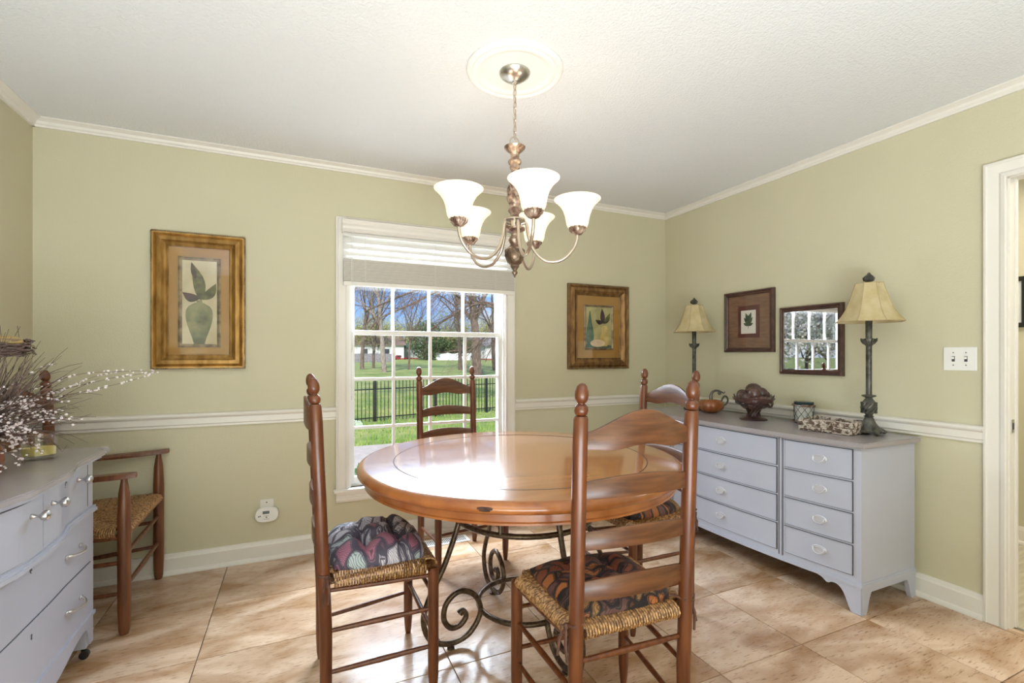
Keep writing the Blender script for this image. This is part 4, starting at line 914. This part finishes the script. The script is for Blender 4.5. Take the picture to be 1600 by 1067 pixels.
# ------------------------------------------------------------------ chandelier
HX, HY = .842, 1.845
rose = thing('ceiling_medallion', 'round white moulded ceiling medallion around the chandelier mount', 'medallion', (HX, HY, CZ))
MB().lathe([(.203, 0), (.205, -.006), (.200, -.014), (.193, -.018), (.185, -.017), (.178, -.012), (.172, -.014), (.160, -.016), (.150, -.013), (.143, -.0085), (.132, -.008), (.05, -.0085), (.0001, -.0085)], 72, cap=False).build('plaster_disc', rose_m, rose, True)
C_ = thing('chandelier', 'five-arm bronze and silver chandelier with lit bell glass shades', 'chandelier', (HX, HY, 0))
MB().lathe([(.064, 2.4312), (.066, 2.426), (.062, 2.417), (.045, 2.404), (.025, 2.395), (.012, 2.391), (.012, 2.384), (.006, 2.380)], 36).build('canopy', nickel_m, C_, True)
zl = 2.382; nlk = 9; ll = (2.382-2.150)/nlk
link = MB().tube([(.0075*math.cos(a), 0, (ll*.5+.0042)*math.sin(a)*1.0) for a in [2*PI*k/16 for k in range(16)]], .0019, 6, closed=True).mesh('chain_link', silver_m, True)
for k in range(nlk):
    o = bpy.data.objects.new('chain_link', link); COL.objects.link(o); o.parent = C_; o.location = (0, 0, zl-ll*(k+.5)); o.rotation_euler = (0, 0, (k % 2)*PI/2+.5)
MB().tube([(.022*math.cos(a), 0, 2.132+.024*math.sin(a)) for a in [2*PI*k/20 for k in range(20)]], .0028, 6, closed=True).build('loop', silver_m, C_, True)
MB().tube([(0, 0, 2.385), (.003, .002, 2.25), (0, 0, 2.11)], .0018, 5).build('wire', silver_m, C_)
MB().lathe([(.010, 2.070), (.018, 2.076), (.020, 2.086), (.034, 2.098), (.044, 2.108), (.045, 2.113), (.038, 2.113), (.010, 2.110)], 32).build('top_cup', lampbronze, C_, True)
m = MB(); m.lathe([(.019, 2.074), (.018, 2.066), (.026, 2.058), (.029, 2.050), (.026, 2.042), (.018, 2.036), (.021, 2.030), (.021, 2.022), (.015, 2.016), (.016, 1.99), (.018, 1.965), (.023, 1.94), (.029, 1.918), (.032, 1.900), (.030, 1.882), (.023, 1.868), (.018, 1.862), (.018, 1.857), (.027, 1.850), (.029, 1.842), (.024, 1.834), (.018, 1.828), (.020, 1.818), (.030, 1.810)], 28)
for k in range(7):
    a = 2*PI*k/7; m.tube([((.016+.016*math.sin(u*PI*.8)**1.5)*math.cos(a+u*2.2), (.016+.016*math.sin(u*PI*.8)**1.5)*math.sin(a+u*2.2), 1.985-.115*u) for u in [i/9 for i in range(10)]], .0042, 5)
m.build('turned_column', lampbronze, C_, True)
m = MB(); m.lathe([(.030, 1.812), (.044, 1.806), (.045, 1.800), (.026, 1.797), (.025, 1.772), (.030, 1.768)], 32); m.build('hub', silver_m, C_, True)
m = MB(); m.lathe([(.026, 1.772), (.045, 1.768), (.044, 1.760), (.028, 1.752), (.015, 1.745), (.015, 1.736), (.023, 1.728), (.027, 1.718), (.022, 1.706), (.018, 1.700), (.024, 1.690), (.038, 1.680), (.040, 1.676)], 32); m.build('lower_column', lampbronze, C_, True)
m = MB(); m.lathe([(.038, 1.678), (.041, 1.668), (.041, 1.650), (.036, 1.632), (.026, 1.618), (.018, 1.612), (.019, 1.606), (.012, 1.596), (.008, 1.588), (.012, 1.583), (.012, 1.577), (.005, 1.568), (.001, 1.558)], 32)
for k in range(8):
    a = 2*PI*k/8; m.tube([(.040*math.cos(a-.3), .040*math.sin(a-.3), 1.676), (.0425*math.cos(a), .0425*math.sin(a), 1.655), (.030*math.cos(a+.02), .030*math.sin(a+.02), 1.622), ], [.003, .004, .002], 5)
    m.tube([(.040*math.cos(a+.3), .040*math.sin(a+.3), 1.676), (.0425*math.cos(a), .0425*math.sin(a), 1.655)], [.003, .003], 5)
m.build('acorn_finial', acorn_m, C_, True)
armp = cr([(.026, 0, 1.785), (.044, 0, 1.790), (.052, 0, 1.775), (.058, 0, 1.735), (.078, 0, 1.678), (.120, 0, 1.634), (.165, 0, 1.624), (.210, 0, 1.638), (.246, 0, 1.675), (.262, 0, 1.712), (.265, 0, 1.742)], 5)
am = MB().tube(armp, .0068, 10).mesh('arm', silver_m, True)
cupm = MB().lathe([(.010, 1.736), (.022, 1.742), (.031, 1.755), (.034, 1.768), (.033, 1.772), (.024, 1.772)], 24, c=(.265, 0, 0))
for k in range(12): a = 2*PI*k/12; cupm.tube([(.265+.018*math.cos(a), .018*math.sin(a), 1.741), (.265+.033*math.cos(a+.25), .033*math.sin(a+.25), 1.757), (.265+.035*math.cos(a+.1), .035*math.sin(a+.1), 1.770)], .003, 5)
cupm = cupm.mesh('shade_cup', lampbronze, True)
shp = [(.028, 1.766), (.040, 1.770), (.046, 1.782), (.049, 1.800), (.053, 1.820), (.061, 1.842), (.074, 1.863), (.088, 1.877), (.096, 1.884), (.098, 1.887)]
shm = MB().lathe(shp+[(r-.003, z+.001) for r, z in reversed(shp)], 40, c=(.265, 0, 0), cap=False).mesh('glass_shade', shade_m, True)
blb = MB().lathe([(.012, 1.775), (.014, 1.80), (.026, 1.825), (.029, 1.843), (.024, 1.860), (.010, 1.869), (.001, 1.871)], 20, c=(.265, 0, 0)).mesh('bulb', mat('bulb_glow', (1, 1, 1), .4, emit=(1, .88, .66), estr=2), True)
for k in range(5):
    a = math.radians(-75-24.2+72*k)
    for nm, me in (('arm', am), ('shade_cup', cupm), ('glass_shade', shm), ('bulb', blb)):
        o = bpy.data.objects.new(nm, me); COL.objects.link(o); o.parent = C_; o.rotation_euler = (0, 0, a)
    lamp('chandelier_bulb', 'POINT', (HX+.265*math.cos(a), HY+.265*math.sin(a), 1.895), .33, (1, .84, .66), shadow_soft_size=.05)

# ------------------------------------------------------------------ garden
def gz(y):
    P_ = [(3, -.62), (12, -.62), (16, -.80), (40, -.45), (90, .30), (200, 1.5)]
    for (a, za), (b_, zb) in zip(P_, P_[1:]):
        if y <= b_: return za+(zb-za)*max(0, (y-a))/(b_-a)
    return 1.5
ys_ = [10.05, 11, 12, 13, 14, 16, 18, 22, 28, 34, 40, 50, 60, 75, 90, 120, 200]
m = MB()
m.grid(lambda u, v: (-140+300*u, ys_[round(v*(len(ys_)-1))], gz(ys_[round(v*(len(ys_)-1))])), 40, len(ys_)-1)
gr = m.build('lawn', grass_m); gr['kind'] = 'structure'
m = MB(); m.box(-8, 20, YB+T+.0, 10.05, -.75, -.61); o = m.build('patio', patio_m); o['kind'] = 'structure'
rnd = random.Random(2); m = MB()
for k in range(9000):
    y = 10.1+rnd.random()**1.6*14; xc = y*.43; x = xc*.1+rnd.uniform(.0, .45)*y*1.1; z = gz(y); h = rnd.uniform(.03, .07)*(1+.02*y); a = rnd.uniform(0, PI); w = .006+.0006*y
    m.add([(x-w*math.cos(a), y-w*math.sin(a), z-.01), (x+w*math.cos(a), y+w*math.sin(a), z-.01), (x+rnd.uniform(-.02, .02), y+rnd.uniform(-.02, .02), z+h)], [(0, 1, 2)])
o = m.build('grass_tufts', blade_m); o['kind'] = 'stuff'; tag(o, 'short green lawn grass beyond the patio', 'grass')
# boxwood shrub
def leaves(m, cen, rad, n, size, rnd, shell=.6, sc=(1, 1, 1)):
    for k in range(n):
        while True:
            v = Vector((rnd.uniform(-1, 1), rnd.uniform(-1, 1), rnd.uniform(-1, 1)))
            if v.length <= 1 and v.length > shell*rnd.random(): break
        c = Vector((cen[0]+v.x*rad*sc[0], cen[1]+v.y*rad*sc[1], cen[2]+v.z*rad*sc[2])); a = Vector((rnd.uniform(-1, 1), rnd.uniform(-1, 1), rnd.uniform(-1, 1))).normalized(); b_ = a.orthogonal().normalized(); s = size*rnd.uniform(.6, 1.3)
        m.add([(c-a*s)[:], (c+b_*s*.55)[:], (c+a*s)[:], (c-b_*s*.55)[:]], [(0, 1, 2, 3)])
t = thing('boxwood_shrub', 'small dark green boxwood shrub just outside the window', 'shrub', (.66, 4.40, -.61))
m = MB(); leaves(m, (0, 0, .62), .30, 5200, .016, rnd, .9, (1, 1, 1.0)); m.build('foliage', box_m, t, kind='stuff')
m = MB()
for k in range(16): a = 2*PI*k/16; m.tube([(0, 0, 0), (.08*math.cos(a), .08*math.sin(a), .3), (.22*math.cos(a), .22*math.sin(a), .65)], [.015, .008, .004], 5)
m.build('stems', bark_m, t)
# iron fence
fa, fb = Vector((.60, 14.11)), Vector((8.6, 16.18)); fd = (fb-fa); FL = fd.length; fd.normalize(); fang = math.atan2(fd.y, fd.x)
t = thing('iron_fence', 'black iron picket fence across the lawn', 'fence', (fa.x, fa.y, 0), fang)
for z in (.45-.23, -.62): m = MB(); m.box(0, FL, -.012, .012, z-.016, z+.016); m.build('rail', black_m, t)
pk = MB().box(-.009, .009, -.009, .009, -.74, .45).mesh('picket', black_m); npk = int(FL/.118)
for k in range(npk):
    o = bpy.data.objects.new('picket', pk); COL.objects.link(o); o.parent = t; o.location = (.06+k*.118, 0, 0)
ps = MB().box(-.032, .032, -.032, .032, -.95, .47, bev=.004).mesh('post', black_m)
for k in range(-2, 4):
    s_ = 3.55+2.02*k
    if 0 < s_ < FL: o = bpy.data.objects.new('post', ps); COL.objects.link(o); o.parent = t; o.location = (s_, 0, 0)
# trees
def tree(label, x, y, h, r, seed, bark=bark_m, leaf=None, nleaf=0, lsize=.09, spread=.55, first=.35, depth=5, group=None, lean=(0, 0), crown=None):
    rn = random.Random(seed); t = thing('tree', label, 'tree', (x, y, gz(y)-.05), 0, group); m = MB(); tips = []
    def br(p_, d, L_, r_, dep):
        n = 5 if dep >= depth-1 else 4; pts = [p_[:]]; rs = [r_]; q = Vector(p_)
        for i in range(n):
            d = (d+Vector((rn.uniform(-.16, .16), rn.uniform(-.16, .16), rn.uniform(-.06, .12)))*(.35 if dep == depth else 1)).normalized(); q = q+d*L_/n; pts.append(q[:]); rs.append(r_*(1-.42*(i+1)/n))
        m.tube(pts, rs, 8 if dep == depth else (5 if dep > 2 else 3), cap=False)
        if dep <= 0: tips.append(q); return
        if dep == 1: tips.append(q)
        kids = rn.randint(2, 3) if dep < depth else 5
        for k in range(kids+(1 if dep < depth else 2)):
            i = rn.randint(2, n) if dep < depth else rn.randint(3, n); a = rn.uniform(0, 2*PI); s_ = spread*rn.uniform(.6, 1.5); o_ = d.orthogonal().normalized(); w = d.cross(o_)
            nd = (d+(o_*math.cos(a)+w*math.sin(a))*s_*1.3).normalized(); br(Vector(pts[i]), nd, L_*rn.uniform(.5, .78) if dep < depth else h*rn.uniform(.22, .4), rs[i]*rn.uniform(.5, .68), dep-1)
        br(q, d, L_*.62 if dep < depth else h*.35, rs[-1]*.85, dep-1)
    br(Vector((0, 0, 0)), Vector((lean[0], lean[1], 1)).normalized(), h*first, r, depth)
    m.build('branches', bark, t, True)
    if leaf:
        f = MB()
        for k in range(nleaf):
            c = rn.choice(tips)+Vector((rn.gauss(0, .35), rn.gauss(0, .35), rn.gauss(0, .3)))*(h/9); a = Vector((rn.uniform(-1, 1), rn.uniform(-1, 1), rn.uniform(-1, 1))).normalized(); b_ = a.orthogonal().normalized(); s = lsize*rn.uniform(.6, 1.3)
            f.add([(c-a*s)[:], (c+b_*s*.6)[:], (c+a*s)[:], (c-b_*s*.6)[:]], [(0, 1, 2, 3)])
        f.build('foliage', leaf, t, kind='stuff')
    return t
tree('large grey oak trunk seen in the right-hand window panes', 12.6, 34.6, 17, .40, 3, first=.42, depth=5)
tree('pale-barked leaning tree in the left-hand window panes', 7.30, 45.0, 14, .24, 5, bark=pbark_m, lean=(-.10, 0), first=.5, depth=4)
tree('slim grey tree at the left edge of the window view', 6.15, 52, 13, .22, 8, depth=4, first=.45, lean=(.05, 0))
tree('thin dark tree between the pale tree and the window edge', 7.6, 54, 12, .16, 9, depth=4, first=.5)
tree('slim tree left of the oak in front of the white fence', 15.4, 47.4, 13, .22, 12, depth=4, first=.5)
tree('slim tree right of the oak in front of the garage', 18.9, 46.5, 13, .24, 14, depth=4, first=.5, lean=(-.05, 0))
tree('thin tree in the middle of the lawn', 10.6, 50, 11, .12, 15, depth=4, first=.45)
# bare tree whose boughs hang across the upper panes: view-plane layout turned into world points by V()
fwv, rtv = Vector((.4099, .9121, 0)), Vector((.9121, -.4099, 0))
def V(l, dep, z): return fwv*dep+rtv*l+Vector((0, 0, z))
tb_ = V(.62, 20.5, 0); t = thing('tree', 'bare dark tree whose crooked boughs hang across the upper window panes', 'tree', (tb_.x, tb_.y, gz(tb_.y)-.05))
org = t.location.copy(); m = MB(); rn = random.Random(5)
def bough(pts, r0, dep):
    P_ = [Vector(p_)-org for p_ in pts]; c = cr(P_, 3); n = len(c)
    m.tube(c, [r0*(1-.7*i/n) for i in range(n)], 6 if r0 > .03 else 3, cap=False)
    if dep <= 0: return
    for k in range(3+2*dep if dep < 3 else 11):
        i = rn.randint(2, n-2); q = Vector(c[i]); d = (Vector(c[i+1])-q).normalized()
        nd = (d+Vector((rn.uniform(-.8, .8), rn.uniform(-.8, .8), rn.uniform(-.9, .7)))).normalized(); L_ = rn.uniform(.5, 1.1)*(.35+.42*dep); pp = [q+org]
        for j in range(4): nd = (nd+Vector((rn.uniform(-.3, .3), rn.uniform(-.3, .3), rn.uniform(-.30, .22)))).normalized(); pp.append(pp[-1]+nd*L_/4)
        bough(pp, r0*(1-.6*i/n)*rn.uniform(.35, .55), dep-1)
bough([tb_+Vector((0, 0, -.8)), tb_+Vector((.1, 0, 1.2)), tb_+Vector((.0, 0, 3.2)), tb_+Vector((.2, 0, 5.5))], .17, 0)
for L0 in ([(.6, 20.5, 2.4), (-.3, 20.3, 2.95), (-1.1, 20, 3.35), (-1.9, 19.8, 3.45), (-2.6, 19.6, 3.9)],
           [(.6, 20.5, 3.0), (-.6, 20.8, 3.4), (-1.7, 21, 3.5), (-2.9, 21, 2.8), (-4.0, 21, 2.1)],
           [(.6, 20.5, 3.4), (-1.2, 19.5, 3.9), (-2.6, 19.2, 3.95), (-3.9, 19, 3.3), (-5.3, 19, 2.7)],
           [(.6, 20.5, 3.9), (-1.6, 21.2, 4.5), (-3.8, 21.5, 4.3), (-5.2, 21.5, 3.8), (-6.6, 21.5, 3.2)],
           [(.5, 20.5, 1.9), (-.2, 20.2, 2.3), (-.9, 20.1, 2.2), (-1.5, 20, 1.6), (-2.1, 20, 1.2)],
           [(.6, 20.5, 4.5), (-2.4, 20, 4.8), (-5, 20, 4.6), (-6.4, 20, 4.1), (-7.2, 20, 3.6)]):
    bough([V(*q) for q in L0], .085, 3)
m.build('branches', bark_m, t, True)
rn = random.Random(77)
for k in range(15):
    x0 = 10+k*3.1+rn.uniform(-1, 1); y0 = 98+rn.uniform(-6, 8)
    tree('yellow-green budding tree in the far treeline', x0, y0, rn.uniform(8.5, 11.5), .22, 100+k, leaf=bud_m, nleaf=1900, lsize=.13, depth=5, first=.16, group='budding trees in the far treeline')
blossomt = mat('pale_spring_leaf', (.62, .62, .54), .8, col2=(.85, .83, .82), nscale=.8)
for k in range(7):
    tree('pale blossoming tree in the garden left of the window view', -50+k*4.4, 33-k*.6, rn.uniform(7.5, 9.5), .2, 300+k, leaf=blossomt, nleaf=4200, lsize=.17, depth=4, first=.2, group='blossoming trees reflected in the picture glass')
def bushy(label, x, y, r, h, mt, group=None, seed=1):
    t = thing('evergreen_tree', label, 'tree', (x, y, gz(y)), 0, group); m = MB(); leaves(m, (0, 0, h*.5), 1, 2600, .22, random.Random(seed), .9, (r, r, h*.5)); m.build('foliage', mt, t, kind='stuff')
    MB().tube([(0, 0, -.1), (0, 0, h*.6)], [.18, .08], 6).build('trunk', bark_m, t)
bushy('dark evergreen behind the middle of the white fence', 22.0, 88, 3.2, 7.5, ever_m, seed=3)
for k in range(7): bushy('dark evergreen clump along the far fence line', 24+k*2.3, 93+rn.uniform(-2, 2), 1.9, 4.2, ever_m if k % 2 else mat('olive_shrub', (.10, .12, .04), .8) if 'olive_shrub' not in MATS else MATS['olive_shrub'], 'evergreens along the far fence', seed=20+k)
# far buildings
def house(name, label, x, y, w, d, h, roofh, wm, rm, rz=0, wins=(), door=None):
    t = thing(name, label, 'building', (x, y, gz(y)), rz)
    MB().box(-w/2, w/2, -d/2, d/2, -.5, h).build('walls', wm, t)
    m = MB(); a = w/2+.4; b_ = d/2+.4; m.add([(-a, -b_, h), (a, -b_, h), (a, b_, h), (-a, b_, h), (-a, 0, h+roofh), (a, 0, h+roofh)], [(0, 1, 5, 4), (2, 3, 4, 5), (0, 4, 3), (1, 2, 5), (0, 3, 2, 1)]); m.build('roof', rm, t)
    for x0, x1, z0, z1 in wins: MB().box(x0, x1, -d/2-.05, -d/2+.02, z0, z1).build('window', hglass_m, t)
    MB().box(-w/2-.03, w/2+.03, -d/2-.03, d/2+.03, -.5, .25).build('foundation', brick_m, t)
    return t
house('garage', 'white house with grey roof at the right of the window view', 37.5, 88, 10, 7, 2.6, 2.6, hwhite_m, hroof_m, wins=[(-3, -2, .9, 1.9), (1.6, 2.6, .9, 1.9)])
house('house', 'long white house with brown roof at the left of the window view', 11.8, 97, 14, 8, 2.7, 2.3, hwhite_m, hbrown_m, wins=[(-5, -3.8, .9, 2), (-1, .2, .9, 2), (3, 4.2, .9, 2)])
house('house', 'small house with green roof in the middle of the window view', 19.5, 100, 6, 6, 2.3, 1.8, mat('shed_siding', (.55, .60, .62), .7), hgreen_m, wins=[(-1.5, -.6, .8, 1.7)])
# white scalloped fence
t = thing('white_fence', 'white scalloped vinyl privacy fence behind the lawn', 'fence', (23.6, 87.2, gz(87)), math.atan2(-2.5, 6))
for k in range(44):
    x_ = k*.15; s_ = (k % 14)/14; h = 1.20+.22*(2*abs(s_-.5))**2; MB().box(x_, x_+.14, -.02, .02, -.1, h).build('board', wfence_m, t)
t = thing('board_fence', 'weathered grey board fence at the left of the far lawn', 'fence', (7.8, 76, gz(76)), 0)
for k in range(38): MB().box(k*.15, k*.15+.14, -.02, .02, -.4, 1.35+rn.uniform(-.03, .03)).build('board', gfence_m, t)
# red car
t = thing('car', 'small red car parked by the far houses', 'car', (17.9, 93.5, gz(92)-.15), .2); t.scale = (.7, .7, .7)
m = MB(); R = []
for y_ in (-.8, .8): R.append([(x_, y_, z_) for x_, z_ in [(-2, .3), (2, .3), (2.05, .75), (1.2, .9), (.7, 1.4), (-.9, 1.42), (-1.6, .95), (-2.05, .85)]])
m.rings(R, True).build('body', car_m, t)
MB().box(-.8, .55, -.82, .82, .95, 1.3).build('windows', hglass_m, t)
for x_ in (-1.3, 1.3):
    for y_ in (-.8, .8): o = MB().lathe([(.3, -.1), (.3, .1)], 16).build('wheel', black_m, t); o.location = (x_, y_, .3); o.rotation_euler = (PI/2, 0, 0)
